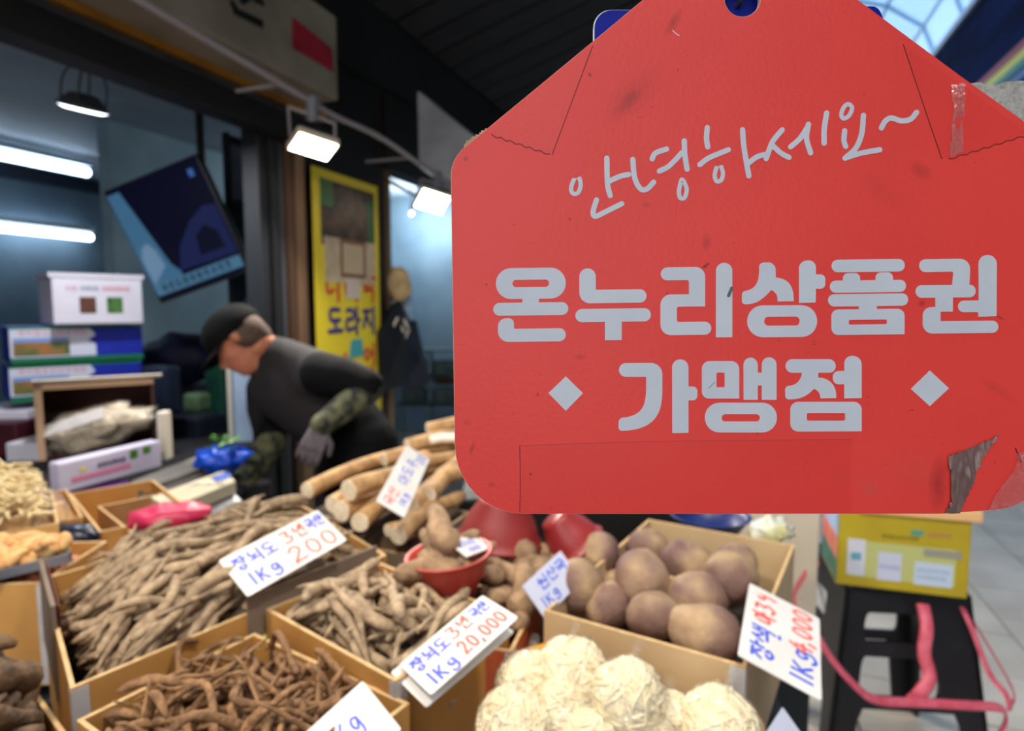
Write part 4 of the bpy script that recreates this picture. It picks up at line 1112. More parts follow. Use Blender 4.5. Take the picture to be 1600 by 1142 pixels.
# red basins lying behind
flip = Matrix.Rotation(math.pi, 3, 'X')
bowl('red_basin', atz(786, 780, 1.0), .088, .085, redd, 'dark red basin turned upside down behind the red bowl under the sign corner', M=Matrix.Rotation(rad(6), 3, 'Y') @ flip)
bowl('red_basin', atz(868, 808, .96), .062, .075, mat('bowl_pinkred', (160, 50, 48), .35, (138, 38, 40), 6, spec=.5), 'shiny red basin lying tilted left of the beige carton', M=Matrix.Rotation(rad(-35), 3, 'Y') @ flip)
o = obj('gap_dark_crate', MB().frame((-.15, 1.72, TZ + .001), (.68, 0, 0), (0, .24, 0), (0, 0, .20)), mat('crate_gap_black', (16, 16, 20), .6, (10, 10, 13), 6), loc=(.1, 1.84, TZ), bevel=.01)  # added black box, keeps the gap behind the basins dark
tag(o, 'added black crate darkening the gap at the far edge of the stall behind the red basins', 'crate')
# blue basin
bowl('blue_basin', atz(1108, 838, .85), .09, .055, mat('basin_blue', (36, 50, 112), .4, (26, 38, 92), 6), 'blue plastic basin behind the beige carton')

# ---------------------------------------------------------------- clear bags in the yellow basket
yb = mat('basket_yellow', (214, 160, 50), .45, (196, 140, 38), 5)
bk = thing('yellow_basket', 'shallow yellow plastic basket holding the clear bags', 'basket', (.12, .80, .67))
f_ = yam
cN = atz(965, 1140, .80); 
def oval(a0, rx, ry, z): return Vector((cN.x + .01, cN.y + .012, z)) + yam.a * math.cos(a0) * rx + yam.b * math.sin(a0) * ry
mb = MB()
for (sc_, z) in ((.86, .675), (1.0, .838), (.975, .838), (.85, .69)):
    for k_ in range(36): mb.v.append(oval(k_ * math.pi / 18, .185 * sc_, .125 * sc_, z))
for i in range(3):
    for k_ in range(36): mb.f.append((i * 36 + k_, i * 36 + (k_ + 1) % 36, (i + 1) * 36 + (k_ + 1) % 36, (i + 1) * 36 + k_))
mb.f.append(tuple(range(35, -1, -1))); mb.f.append(tuple(range(108, 144)))
obj('basket_body', mb, yb, bk, smooth=False)
obj('rim', MB().tube([oval(k_ * math.pi / 18, .187, .127, .838) for k_ in range(36)], .007, 8, closed=True), yb, bk, smooth=True)
cream = mat('sprout_cream', (240, 226, 190), .5, (228, 206, 160), 55, 6, bump=.5, bscale=60, spec=.3, lo=.4, hi=.75)
strip_m = mat('strip_cream', (246, 234, 204), .5, (232, 212, 170), 40, spec=.4)
film = film_mat('bag_film', (253, 253, 252), .05, .10, .8, 40, .05)
bags = [((828, 1072), .045, .87, 'clear bag of pale strips at the left rear of the yellow basket'), ((893, 1058), .050, .885, 'clear bag of pale strips standing highest at the rear'), ((880, 1108), .046, .86, 'clear bag of pale strips between the front ones'),
        ((978, 1095), .050, .88, 'clear bag of pale strips in the centre, knot upright'), ((805, 1135), .050, .85, 'clear bag of pale strips at the left bottom edge'), ((1045, 1128), .036, .84, 'small clear bag of pale strips in the gap right of centre'), ((1122, 1142), .052, .845, 'clear bag of pale strips at the right with twisted top'),
        ((1000, 1165), .045, .83, 'clear bag of pale strips cut by the bottom edge'), ((920, 1170), .05, .83, 'clear bag of pale strips at the bottom middle edge')]
for k_, ((x, y), r, z, lb) in enumerate(bags):
    c = atz(x, y, z); off = Vector((k_ * 7.3, 0, 0))
    t = thing('bag_of_strips', lb, 'bag', c - Vector((0, 0, r)), 'clear bags in the yellow basket')
    fn = lambda d: 1 + .10 * noise.noise(d * 1.8 + off) + .05 * noise.noise(d * 5 + off)
    obj('contents', MB().ball(c, r, (1, .95, 1.05), 24, 16, None, fn), cream, t, smooth=True)
    mb = MB()
    for q in range(170):                                # pale strips lying just under the film
        d = Vector((R.gauss(0, 1), R.gauss(0, 1), R.gauss(.35, 1))).normalized()
        tv_ = d.cross(Vector((R.gauss(0, 1), R.gauss(0, 1), R.gauss(0, 1)))).normalized()
        ln = R.uniform(.35, .75); pts = []
        for u in (-1, -.4, .3, 1):
            e = (d + tv_ * u * ln + Vector((R.uniform(-.1, .1), R.uniform(-.1, .1), R.uniform(-.1, .1)))).normalized()
            pts.append(c + Vector((e.x, e.y * .95, e.z * 1.05)) * r * fn(e) * R.uniform(.985, 1.035))
        mb.tube(pts, [.0012, .0022, .0022, .001], 5)
    so_ = obj('strips', mb, strip_m, t, smooth=True, fix=False); so_['kind'] = 'stuff'
    obj('film', MB().ball(c, r * 1.09, (1, .95, 1.05), 26, 18, None, lambda d: fn(d) + .05 * noise.noise(d * 7 + off) + .03 * noise.noise(d * 16 + off)), film, t, smooth=True)
    top = c + Vector((R.uniform(-.01, .01), R.uniform(-.01, .01), r * 1.02))
    obj('twisted_neck', MB().tube([top - Vector((0, 0, .008)), top + Vector((.0, 0, .004)), top + Vector((.004, .002, .012)), top + Vector((.010, .0, .026))], [.014, .005, .006, .011], 9, cap=False, flat=.6), film, t, smooth=True)
# ================================================================== LEFT FRONT GOODS
lo_ = carton('carton', 'orange tan carton at the left edge with peeled ginger and a grey tray', (66, 912), (168, 846), (-150, 985), .885, .20, card)
cream2 = mat('ginger_flesh', (226, 186, 124), .6, (206, 148, 90), 30, bump=.4, rnd=.14)
peel = mat('peeled_orange', (206, 140, 96), .6, (180, 96, 66), 30, bump=.4, rnd=.14)
def knob_mesh(i, m, nm):
    rr = random.Random(700 + i); mb = MB()
    for q in range(3):
        c = Vector(((q - 1) * .016, rr.uniform(-.008, .008), rr.uniform(-.004, .004)))
        off = Vector((i * 3 + q, 0, 0))
        mb.ball(c, .014, (1.3, rr.uniform(.7, 1), .8), 10, 7, Matrix.Rotation(rr.uniform(0, 3), 3, 'Z'), lambda d: 1 + .15 * noise.noise(d * 2 + off))
    me = bpy.data.meshes.new(nm); me.from_pydata([tuple(v) for v in mb.v], [], mb.f)
    for p in me.polygons: p.use_smooth = True
    me.materials.append(m); return me
KM = [knob_mesh(i, cream2, 'ginger_knob') for i in range(5)]
KP = [knob_mesh(9 + i, peel, 'peeled_root_piece') for i in range(5)]
# grey tray with pale knobs
p0, p1, p2 = atz(14, 889, .915), atz(112, 866, .915), atz(-40, 858, .915)
ta = (p1 - p0); tb_ = Vector((-ta.y, ta.x, 0)).normalized() * .16
tr_ = thing('foam_tray', 'grey shallow tray of pale ginger pieces in the left carton', 'tray', p0)
gt = mat('tray_grey', (120, 122, 130), .4, (96, 98, 108), 8)
p0 = p0 - ta * .5; ta = ta * 1.5
obj('tray_base', MB().frame(p0 - Vector((0, 0, .016)), ta, tb_, (0, 0, .004)), gt, tr_)
for a_, d_, w_ in ((p0, ta, tb_ * .03), (p0 + tb_ * .97, ta, tb_ * .03), (p0, tb_, ta * .03), (p0 + ta * .97, tb_, ta * .03)):
    obj('tray_edge', MB().frame(a_ - Vector((0, 0, .012)), d_, w_, (0, 0, .014)), gt, tr_)
for i in range(34):
    p = p0 + ta * R.uniform(.1, .9) + tb_ * R.uniform(.12, .88) + Vector((0, 0, R.uniform(.0, .022)))
    o = bpy.data.objects.new('ginger_piece', KM[i % 5]); COL.objects.link(o); o.location = p; sc = R.uniform(.8, 1.25); o.scale = (sc,) * 3
    o.rotation_euler = (R.uniform(-.5, .5), R.uniform(-.5, .5), R.uniform(0, 6)); tag(o, 'pale peeled ginger piece on the grey tray at the left', 'ginger', 'ginger pieces on the tray')
for i in range(60):
    p = lo_.o + lo_.a * R.uniform(.05, lo_.la - .05) + lo_.b * R.uniform(.05, lo_.lb * .9) + Vector((0, 0, .155 + R.uniform(0, .03)))
    o = bpy.data.objects.new('peeled_piece', KP[i % 5]); COL.objects.link(o); o.location = p; sc = R.uniform(.9, 1.4); o.scale = (sc,) * 3
    o.rotation_euler = (R.uniform(-.5, .5), R.uniform(-.5, .5), R.uniform(0, 6)); tag(o, 'reddish peeled root piece loose in the orange tan left carton', 'root', 'peeled pieces in the left carton')
o = obj('peeled_bed', MB().frame(lo_.o + lo_.a * .01 + lo_.b * .01 + Vector((0, 0, .007)), lo_.a * (lo_.la - .02), lo_.b * (lo_.lb - .02), (0, 0, .145)), mat('peeled_bed', (150, 90, 60), .8, (120, 64, 44), 20, bump=.4), loc=lo_.o)
o['kind'] = 'stuff'; tag(o, 'lower layer of peeled pieces in the left carton', 'produce')
# bottom left carton of thick roots
bl = carton('carton', 'tan carton of thick dark roots at the bottom left corner', (150, 1210), (28, 1040), (-200, 1400), .845, .18, card, tape=False)
dkroot = mat('root_skin_dark', (124, 94, 66), .8, (80, 60, 44), 50, 5, bump=.5, bscale=110, rnd=.15)
rv4 = [root_mesh('thick_root', R.uniform(.09, .14), R.uniform(.013, .018), dkroot, .25, 12, 9, fork=(i % 2 == 0), wrink=.10, seed=150 + i, blunt=1.4) for i in range(8)]
heap('thick_root', bl, 60, rv4, 'thick dark brown root in the bottom left carton', 'thick roots bottom left', 'root', 70, 50, .765, .05, rootb, 'packed lower layer of thick dark roots', lift=.7)
# tray of pale shredded root in a bag, left middle
lw_ = carton('wooden_tray', 'light wooden tray of shredded pale root at the left edge', (92, 818), (82, 765), (-120, 880), .90, .06, mat('tray_wood', (206, 160, 96), .6, (184, 134, 74), 6, stretch=(1, 1, 4)), tape=False, cat='tray')
shm = mat('shred_pale', (240, 222, 176), .6, (226, 200, 146), 40, bump=.3)
mb = MB()
for i in range(420):
    c = lw_.o + lw_.a * R.uniform(.0, lw_.la * 1.0) + lw_.b * R.uniform(.03, lw_.lb * .95)
    hgt = .03 + .11 * math.sin(math.pi * min(1, max(0, (c - lw_.o).dot(lw_.b) / lw_.lb))) * R.uniform(.3, 1)
    c = c + Vector((0, 0, hgt + .02)); a_ = R.uniform(0, 6.28); l = R.uniform(.018, .04)
    d = Vector((math.cos(a_), math.sin(a_), R.uniform(-.3, .3))) * l
    mb.tube([c - d, c + Vector((R.uniform(-.01, .01), R.uniform(-.01, .01), .008)), c + d], [.003, .0035, .002], 5)
o = obj('shredded_root', mb, shm, loc=lw_.o, fix=False); o['kind'] = 'stuff'; tag(o, 'heap of pale shredded root strips in a wooden tray at the left', 'shredded root')
sb = lw_.o + lw_.a * lw_.la * .5 + lw_.b * lw_.lb * .5 + Vector((0, 0, .03))
o = obj('shred_bag', MB().ball(sb, 1, (.13, .15, .10), 24, 12, None, lambda d: 1 + .12 * noise.noise(d * 2.5)), film, loc=sb, smooth=True)
tag(o, 'clear plastic bag over the shredded pale root at the left', 'bag')
pc = carton('wooden_tray', 'low plank shelf tray under the shredded root with dark front', (130, 808), (105, 765), (-140, 905), .842, .03, mat('tray_wood', (206, 160, 96), .6, (184, 134, 74), 6), tape=False, cat='tray')
o = obj('dark_crate', MB().frame(Vector((pc.o.x, pc.o.y, TZ)), pc.a * pc.la, pc.b * pc.lb, (0, 0, pc.z0 - TZ - .002)), mat('crate_black', (20, 20, 26), .5, (12, 12, 16), 5), loc=Vector((pc.o.x, pc.o.y, TZ)), bevel=.01)
tag(o, 'black crate carrying the wooden tray of shredded root', 'crate')
bgp = atz(118, 838, .84)
o = obj('dark_blue_bag', MB().ball(bgp, .05, (1.1, .8, .6), 16, 10, None, lambda d: 1 + .3 * noise.noise(d * 3)), mat('bag_darkblue', (26, 40, 74), .3, (14, 20, 40), 30), loc=bgp, smooth=True)
tag(o, 'crumpled dark blue plastic bag behind the ginger tray', 'bag')

# ================================================================== BEHIND THE STALL, LEFT: cartons, scale, planks
ct = thing('back_counter', 'dark counter behind the stall carrying cartons and the scale', 'counter', (-1.4, 2.1, 0))
def slabpx(pix, z, th, m, name, parent=None):
    P = [atz(x, y, z) for x, y in pix]
    mb = MB(); n = len(P)
    mb.v = [p for p in P] + [p - Vector((0, 0, th)) for p in P]
    mb.f = [tuple(range(n)), tuple(range(2 * n - 1, n - 1, -1))] + [(i, (i + 1) % n, n + (i + 1) % n, n + i) for i in range(n)]
    return obj(name, mb, m, parent, loc=None if parent else P[0])
ctm = mat('counter_dark', (40, 38, 40), .6, (26, 24, 26), 5)
CZ = .70
cpoly = [Vector(p) for p in [(-1.45, 1.93), (-1.02, 1.93), (-.90, 2.12), (-.98, 2.5), (-1.5, 2.62)]]
putc = lambda x, y, d: Vector((x, y, CZ + d))
obj('counter_top', MB().plate([cpoly], putc, -.04, 0), ctm, ct)
cm_ = sum(cpoly, Vector((0, 0))) / 5
obj('counter_body', MB().plate([[cm_ + (p - cm_) * .92 for p in cpoly]], putc, -CZ, -.04), ctm, ct)
# small open cartons in front of the counter
c1 = carton('carton', 'small open tan carton with a dark gap, behind the bellflower roots', (155, 832), (108, 772), (268, 772), .84, .12, card, tape=False)
c2 = carton('carton', 'small open brown carton beside the pink cloth', (215, 842), (152, 792), (312, 800), .83, .12, mat('cardboard_brown', (158, 118, 80), .75, (136, 98, 64), 7), tape=False)
pk = atz(265, 806, .87)
o = obj('pink_cloth_bag', MB().ball(pk, .075, (1.25, .8, .42), 24, 14, Matrix.Rotation(rad(20), 3, 'Z'), lambda d: 1 + .22 * noise.noise(d * 2.2) + .08 * noise.noise(d * 6)), mat('pink_plastic', (206, 52, 92), .4, (176, 36, 74), 14), loc=pk - Vector((0, 0, .03)), smooth=True)
tag(o, 'crumpled pink plastic bag beside the weighing scale', 'bag')
wp = atz(226, 824, .85)
o = obj('white_plastic_scrap', MB().ball(wp, .03, (1, .7, .5), 12, 8, None, lambda d: 1 + .4 * noise.noise(d * 3)), mat('scrap_white', (214, 216, 222), .4), loc=wp, smooth=True)
tag(o, 'small white plastic scrap left of the pink bag', 'scrap')
# weighing scale
so_, sx_, sy_, sw, sh = pose([(293, 768), (338, 753), (365, 775), (320, 792)], 1.98, (-.2, -.6, .8), 1.3)
sc_ = thing('weighing_scale', 'white weighing scale with dark display beside the pink bag', 'scale', so_)
n_ = -sx_.cross(sy_).normalized()
obj('body', MB().frame(so_ - sx_ * .02 - sy_ * .02 - n_ * .09, sx_ * (sw + .04), sy_ * (sh + .05), n_ * .088), mat('scale_white', (226, 228, 232), .4), sc_, bevel=.012)
obj('display', MB().frame(so_ - n_ * .003, sx_ * sw, sy_ * sh, n_ * .004), mat('display_dark', (40, 56, 92), .2, (26, 34, 56), 20), sc_)
for i in range(3):
    for j in range(2): obj('key', MB().frame(so_ + sx_ * (sw * .72 + j * .014) + sy_ * (sh * .3 + i * .02) + n_ * .001, sx_ * .010, sy_ * .012, n_ * .004), mat('key_%d' % i, [(200, 90, 70), (90, 150, 80), (210, 200, 120)][i], .5), sc_)
# cream till and planks
def plank(pix, z, th, m, name, label, cat):
    o = slabpx(pix, z, th, m, name); tag(o, label, cat); return o
crm = mat('cream_plastic', (208, 198, 172), .5, (188, 176, 148), 8)
kt = thing('cash_till', 'long cream till tray with blue display in front of the man', 'till', atz(300, 770, .80))
slabpx([(236, 776), (350, 735), (368, 752), (262, 795)], .83, .04, crm, 'till_body', kt)
slabpx([(330, 745), (356, 737), (362, 744), (338, 752)], .834, .004, mat('till_blue', (96, 118, 190), .3), 'till_display', kt)
plank([(212, 770), (330, 722), (350, 735), (226, 784)], .80, .03, mat('plank_dark', (112, 104, 94), .6, (84, 78, 72), 6), 'wooden_plank', 'grey wooden plank lying behind the cream till', 'plank')
plank([(205, 752), (310, 712), (340, 722), (216, 768)], .815, .03, mat('plank_grey', (146, 140, 130), .6, (110, 106, 100), 6), 'wooden_plank', 'paler grey plank behind the first plank by the printed carton', 'plank')
# blue bag with green leaves
bb = atz(346, 716, .86)
o = obj('blue_plastic_bag', MB().ball(bb, .075, (1.15, .8, .62), 30, 20, None, lambda d: 1 + .45 * noise.noise(d * 2.1) + .25 * noise.noise(d * 5) + .1 * noise.noise(d * 11)), mat('bag_blue', (20, 84, 214), .35, (14, 62, 180), 14), loc=bb - Vector((0, 0, .05)), smooth=True)
tag(o, 'bright blue plastic bag on the counter beside the man', 'bag')
lv = thing('leafy_greens', 'small bunch of green leaves above the blue bag', 'vegetable', atz(345, 692, .92))
lm_ = mat('leaf_green', (84, 140, 44), .5, (60, 110, 34), 20)
for i in range(9):
    p = atz(345 + R.uniform(-14, 14), 694 + R.uniform(-10, 8), .93); a_ = R.uniform(0, 6.28); d = Vector((math.cos(a_), math.sin(a_), .4)) * .045; s_ = Vector((-math.sin(a_), math.cos(a_), 0)) * .018
    obj('leaf', MB().add([p, p + d * .5 + s_, p + d, p + d * .5 - s_, p + d * .5 + Vector((0, 0, -.008))], [(0, 1, 4), (1, 2, 4), (2, 3, 4), (3, 0, 4)]), lm_, lv)

def closed_box(name, label, fc, dist, depth, m, cat='carton', group=None, bev=.006, yaw=None):
    """box whose front face is seen with corners fc (TL TR BR BL); depth goes away from the viewer"""
    o, x, y, ww, hh = vpose(fc, dist, yaw); n = x.cross(y)
    t = thing(name, label, cat, o + y * hh + x * ww / 2, group)
    obj('box_body', MB().frame(o, x * ww, y * hh, n * depth), m, t, bevel=bev)
    put = lambda u, v, d: o + x * u * ww + y * v * hh - n * d
    return t, put, (o, x, y, n, ww, hh)
def panel(t, put, u0, v0, u1, v1, m, name='print', d=.0015, d0=.0002):
    return obj(name, MB().plate([[Vector(p) for p in ((u0, v0), (u1, v0), (u1, v1), (u0, v1))]], put, d0, d), m, t)
def squiggle(t, put, u0, v0, u1, v1, n, m, asp, name='print_lettering', lw=.6):
    """row of n small printed characters"""
    mb = MB(); w_ = (u1 - u0) / n
    keys = ['do', 'ra', 'ji', 'u', 'guk', 'san', 'ma', 'won', 'eong', 'saek', 'deo', 'ja']
    for i in range(n):
        for s_ in G[keys[(i * 5 + n) % len(keys)]]:
            pts = [((u0 + (i + p[0] * .85) * w_) * asp, v0 + p[1] * (v1 - v0)) for p in s_]
            lp = stroke_loops(pts, (v1 - v0) * .12 * lw * 1.6, False, 2)
            mb.plate([[Vector((q.x / asp, q.y)) for q in l_] for l_ in lp], put, .0004, .0022 + (i % 3) * .0001)
    return obj(name, mb, m, t)
wht = mat('carton_white', (214, 210, 222), .6, (204, 200, 214), 6)
# white carton on top of the stack
t, put, fr_ = closed_box('white_carton', 'white printed carton with two small pictures on top of the stack', [(80, 436), (222, 436), (224, 507), (84, 505)], 2.9, .30, wht, yaw=46)
panel(t, put, .28, .40, .46, .76, mat('pic_red', (110, 54, 52), .5, (70, 60, 40), 30)); panel(t, put, .58, .40, .76, .76, mat('pic_green', (74, 118, 58), .5, (46, 84, 40), 30))
squiggle(t, put, .14, .16, .27, .27, 2, mat('ink_pink', (206, 140, 150), .6), 2.0); squiggle(t, put, .30, .16, .50, .27, 4, mat('ink_grey', (120, 130, 150), .6), 2.0); squiggle(t, put, .54, .16, .86, .27, 6, mat('ink_rose', (210, 110, 120), .6), 2.0)
(o, x, y, n, ww, hh) = fr_
obj('lid_flap', MB().frame(o - y * .004 - x * .01, x * (ww + .02), n * .30, -y * .02 * 1), mat('carton_white', (214, 210, 222), .6), t)
# two blue and green cartons below
for q, (fc, lb) in enumerate([([(14, 508), (223, 511), (223, 563), (16, 566)], 'blue and green printed carton right under the white carton'), ([(14, 569), (223, 566), (223, 618), (16, 624)], 'blue and green printed carton, lower of the two')]):
    t, put, fr_ = closed_box('printed_carton', lb, fc, 2.9, .32, mat('carton_blue', (24, 44, 170), .5, (18, 34, 150), 5), group='blue green printed cartons', yaw=44)
    panel(t, put, .0, .0, .62, .84, mat('carton_paleprint', (204, 208, 226), .6), d=.001)
    obj('print', MB().plate([[Vector(p) for p in ((.58, .05), (.68, .0), (.68, .84), (.63, .84), (.66, .6), (.56, .4), (.62, .25))]], put, .001, .0016), mat('carton_blue', (24, 44, 170), .5), t)
    panel(t, put, .0, .86, 1.0, 1.0, mat('carton_green', (16, 108, 66), .5)); panel(t, put, .0, .0, 1.0, .06, mat('carton_green', (16, 108, 66), .5), d=.0019)
    panel(t, put, .02, .34, .42, .80, mat('pic_field', (60, 100, 60), .5, (160, 110, 60), 16), d=.0018); panel(t, put, .02, .30, .42, .42, mat('pic_sky', (120, 150, 210), .5), d=.0021)
    squiggle(t, put, .06, .10, .56, .24, 9, mat('ink_rose', (210, 110, 120), .6), 4.0)
# white side of the stack at the far left
t, put, fr_ = closed_box('white_carton', 'narrow white carton end at the left edge below the stack', [(-60, 640), (44, 646), (44, 700), (-60, 712)], 2.7, .3, wht)
t, put, fr_ = closed_box('white_carton', 'low white carton with faint print left of the open carton', [(8, 690), (60, 695), (62, 735), (10, 738)], 2.45, .25, wht)
t, put, fr_ = closed_box('dark_red_crate', 'dark red crate at the left edge under the stack', [(-60, 660), (26, 664), (26, 712), (-60, 716)], 2.6, .2, mat('crate_red', (78, 20, 32), .5, (50, 14, 24), 6))
# open carton standing on its side with a paper bag of dried food
oo, ox, oy, ow, oh = vpose([(52, 603), (238, 590), (246, 700), (60, 720)], 2.55); on = ox.cross(oy)
oc = thing('open_carton', 'open carton standing on its side, dark brown inside', 'carton', oo + oy * oh + ox * ow / 2)
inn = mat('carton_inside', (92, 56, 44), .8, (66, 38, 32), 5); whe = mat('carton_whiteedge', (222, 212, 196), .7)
dp = .24
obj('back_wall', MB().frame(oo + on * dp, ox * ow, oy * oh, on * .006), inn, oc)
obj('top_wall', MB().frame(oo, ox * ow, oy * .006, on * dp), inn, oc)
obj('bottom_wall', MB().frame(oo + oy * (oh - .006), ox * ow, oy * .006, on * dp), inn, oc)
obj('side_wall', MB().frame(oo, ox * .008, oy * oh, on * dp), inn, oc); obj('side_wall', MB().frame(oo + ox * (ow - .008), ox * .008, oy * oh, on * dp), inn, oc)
obj('front_edge', MB().frame(oo - on * .006, ox * ow, oy * .022, on * .006).frame(oo - on * .006, ox * .026, oy * oh, on * .006), mat('edge_tan', (196, 160, 128), .7), oc)
obj('top_flap', MB().frame(oo - oy * .004, ox * (ow + .03), -on * .05 - oy * .016, on * .004 - oy * .004), whe, oc)
# printed carton in front, white and lilac
t, put, fr_ = closed_box('printed_carton', 'white and lilac printed carton with pink stripe in front of the open carton', [(86, 726), (252, 687), (252, 726), (100, 775)], 2.15, .05, mat('carton_lilac', (210, 204, 226), .6, (196, 188, 214), 6))
panel(t, put, .10, .55, .66, .72, mat('stripe_pink', (214, 130, 164), .5)); panel(t, put, .66, .12, .74, .42, lm_); panel(t, put, .80, .10, .88, .36, lm_); squiggle(t, put, .34, .28, .62, .46, 6, mat('ink_violet', (84, 66, 110), .6), 3.4)
panel(t, put, .18, .30, .23, .46, mat('spot_yellow', (220, 206, 110), .6))
t2, put2, fr2 = closed_box('purple_carton', 'purple carton base lying under the lilac printed carton', [(100, 777), (208, 752), (208, 768), (104, 792)], 2.08, .10, mat('carton_purple', (94, 34, 116), .5, (70, 24, 90), 6))
# white upright board beside it
t3, put3, fr3 = closed_box('white_carton', 'slim white upright board at the right of the open carton', [(244, 645), (259, 643), (259, 718), (246, 722)], 2.42, .05, whe)
# paper bag with dried roots lying in the open carton
pbp = atz(150, 672, 1.0)
pbp = (oo + ox * ow * .45 + oy * oh * .66 + on * .02)
pb = thing('food_bag', 'rumpled clear bag of dried pale slices with a white paper label in the open carton', 'bag', pbp)
obj('contents', MB().ball(pbp, 1, (.22, .11, .085), 30, 16, Matrix.Rotation(rad(-16), 3, 'Y'), lambda d: 1 + .34 * noise.noise(d * 2.6) + .16 * noise.noise(d * 8)), mat('dried_slices', (226, 212, 190), .5, (190, 166, 132), 45, bump=.7, bscale=60), pb, smooth=True)
obj('film', MB().ball(pbp, 1, (.232, .118, .092), 30, 16, Matrix.Rotation(rad(-16), 3, 'Y'), lambda d: 1 + .34 * noise.noise(d * 2.6) + .16 * noise.noise(d * 8)), film, pb, smooth=True)
mm = Matrix.Rotation(rad(-18), 3, 'Y')
obj('paper_label', MB().box(pbp + Vector((-.02, -.10, .045)), (.28, .004, .05), mm @ Matrix.Rotation(rad(-30), 3, 'X')), mat('label_paper', (220, 212, 208), .6), pb)
# supporting crate below them, on the counter
cr = thing('support_crate', 'dark crate on the counter carrying the open carton', 'crate', oo + oy * oh)
zb = (oo + oy * oh).z
obj('crate_body', MB().frame(oo + oy * (oh + .002) - ox * .1, ox * (ow + .16), on * .5, (0, 0, -(zb - .004))), mat('crate_dark', (30, 26, 34), .6), cr)
# dark goods between cartons and man
for pix, d, sz, c, lb, nm in [((252, 610), 3.0, (.16, .1, .24), (24, 36, 58), 'dark blue packet with pale print beside the open carton', 'dark_packet'), ((300, 690), 3.2, (.30, .2, .30), (16, 24, 38), 'dark blue storage bin behind the counter', 'storage_bin'),
                              ((308, 628), 3.3, (.11, .1, .10), (104, 132, 96), 'pale green tin on the dark bin', 'tin_box'), ((345, 620), 3.5, (.14, .1, .40), (20, 70, 54), 'dark green sack leaning behind the man', 'sack')]:
    p = at(*pix, d)
    o = obj(nm, MB().box(p, sz, Matrix.Rotation(rad(-20), 3, 'Z')), mat(nm + '_m', c, .5, tuple(int(v * .7) for v in c), 8), loc=p - Vector((0, 0, sz[2] / 2)), bevel=.02); tag(o, lb, nm.split('_')[-1])
    if nm == 'dark_packet':
        obj('dot', MB().lathe([(.0, .0), (.012, 0)], p + Vector((.03, -.06, .06)), 12, Matrix.Rotation(rad(90), 3, 'X')), mat('dot_cyan', (60, 190, 220), .5), o)
p = at(285, 560, 3.9)
o = obj('dark_blue_sack', MB().ball(p, .2, (1.3, .8, .8), 18, 10, None, lambda d: 1 + .25 * noise.noise(d * 2)), mat('sack_blue', (16, 26, 66), .6, (10, 16, 40), 8), loc=p - Vector((0, 0, .16)), smooth=True); tag(o, 'dark blue covered sack behind the cartons against the wall', 'sack')
zz = (p.z - .165)
o = obj('tall_crate', MB().box((p.x, p.y, zz / 2), (.5, .3, zz), Matrix.Rotation(rad(-20), 3, 'Z')), mat('crate_black', (20, 20, 26), .5), loc=(p.x, p.y, 0), bevel=.01); tag(o, 'tall dark crate under the dark blue sack', 'crate')
# rack carrying those goods
rk = thing('dark_rack', 'dark low rack behind the counter carrying bins and sacks', 'rack', at(300, 740, 3.4))
for z in (.35, .72): obj('rack_shelf', MB().frame(st(-2.2, -1.4, z), SD * 1.9, ND * 1.2, (0, 0, .03)), ctm, rk)
for a_, b_ in ((-2.2, -1.4), (-.34, -1.4), (-2.2, -.25), (-.34, -.25)): obj('rack_post', MB().frame(st(a_, b_), SD * .04, ND * .04, (0, 0, .75)), ctm, rk)
# white fridge edge behind the man
p = at(385, 690, 3.0)
t = thing('white_cabinet', 'tall narrow pale blue cabinet directly behind the man', 'cabinet', (p.x, p.y, 0))
xx = Vector((.97, .25, 0)).normalized(); yy = Vector((-.25, .97, 0))
zt = at(385, 556, 3.0).z
obj('cabinet_body', MB().frame(Vector((p.x, p.y, 0)) - xx * .07, xx * .20, yy * .15, (0, 0, zt)), mat('cabinet_pale', (170, 190, 216), .5, (150, 170, 200), 4), t, bevel=.004)
obj('door_edge', MB().frame(Vector((p.x, p.y, 0)) - xx * .075 - yy * .012, xx * .02, yy * .01, (0, 0, zt + .01)), mat('edge_cream', (196, 192, 180), .5), t)

# ================================================================== TELEVISION hung in the opening
to, tx, ty, tw, th_ = pose([(168, 308), (296, 231), (398, 432), (243, 467)], 3.0, (.1, -.8, -.55), None, .3)
tn = -tx.cross(ty).normalized()
tv = thing('television', 'large wall television tilted down, dark blue news picture with pale side bar', 'television', to + tx * tw / 2 + ty * th_ / 2)
obj('casing', MB().frame(to - tn * .05, tx * tw, ty * th_, tn * .045), mat('tv_case', (18, 20, 26), .4), tv, bevel=.006)
tput = lambda u, v, d: to + tx * u * tw + ty * v * th_ + tn * d
def scr(name, pts, c, d, e=.55):
    return obj(name, MB().plate([[Vector(p) for p in pts]], tput, -.004, d), mat(name + '_m', (4, 4, 6), .25, emit=e, ecol=c), tv)
scr('screen', [(.015, .02), (.985, .02), (.985, .97), (.015, .97)], (10, 14, 40), 0)
scr('picture_side_bar', [(.02, .05), (.15, .05), (.30, .72), (.36, .80), (.36, .90), (.02, .93)], (78, 128, 168), .0006)
scr('picture_host', [(.05, .62), (.10, .52), (.17, .50), (.22, .58), (.24, .72), (.05, .84)], (128, 166, 204), .0010)
scr('picture_ticker', [(.03, .84), (.97, .84), (.97, .94), (.03, .94)], (88, 138, 172), .0012)
scr('picture_figure', [(.36, .80), (.46, .62), (.66, .46), (.85, .38), (.97, .40), (.97, .82)], (34, 44, 92), .0008)
scr('picture_shadow', [(.62, .74), (.66, .58), (.78, .52), (.88, .60), (.88, .74)], (16, 18, 44), .0014)
scr('picture_logo', [(.86, .09), (.91, .09), (.91, .15), (.86, .15)], (70, 120, 200), .0012)
mbk = MB(); kk = 0
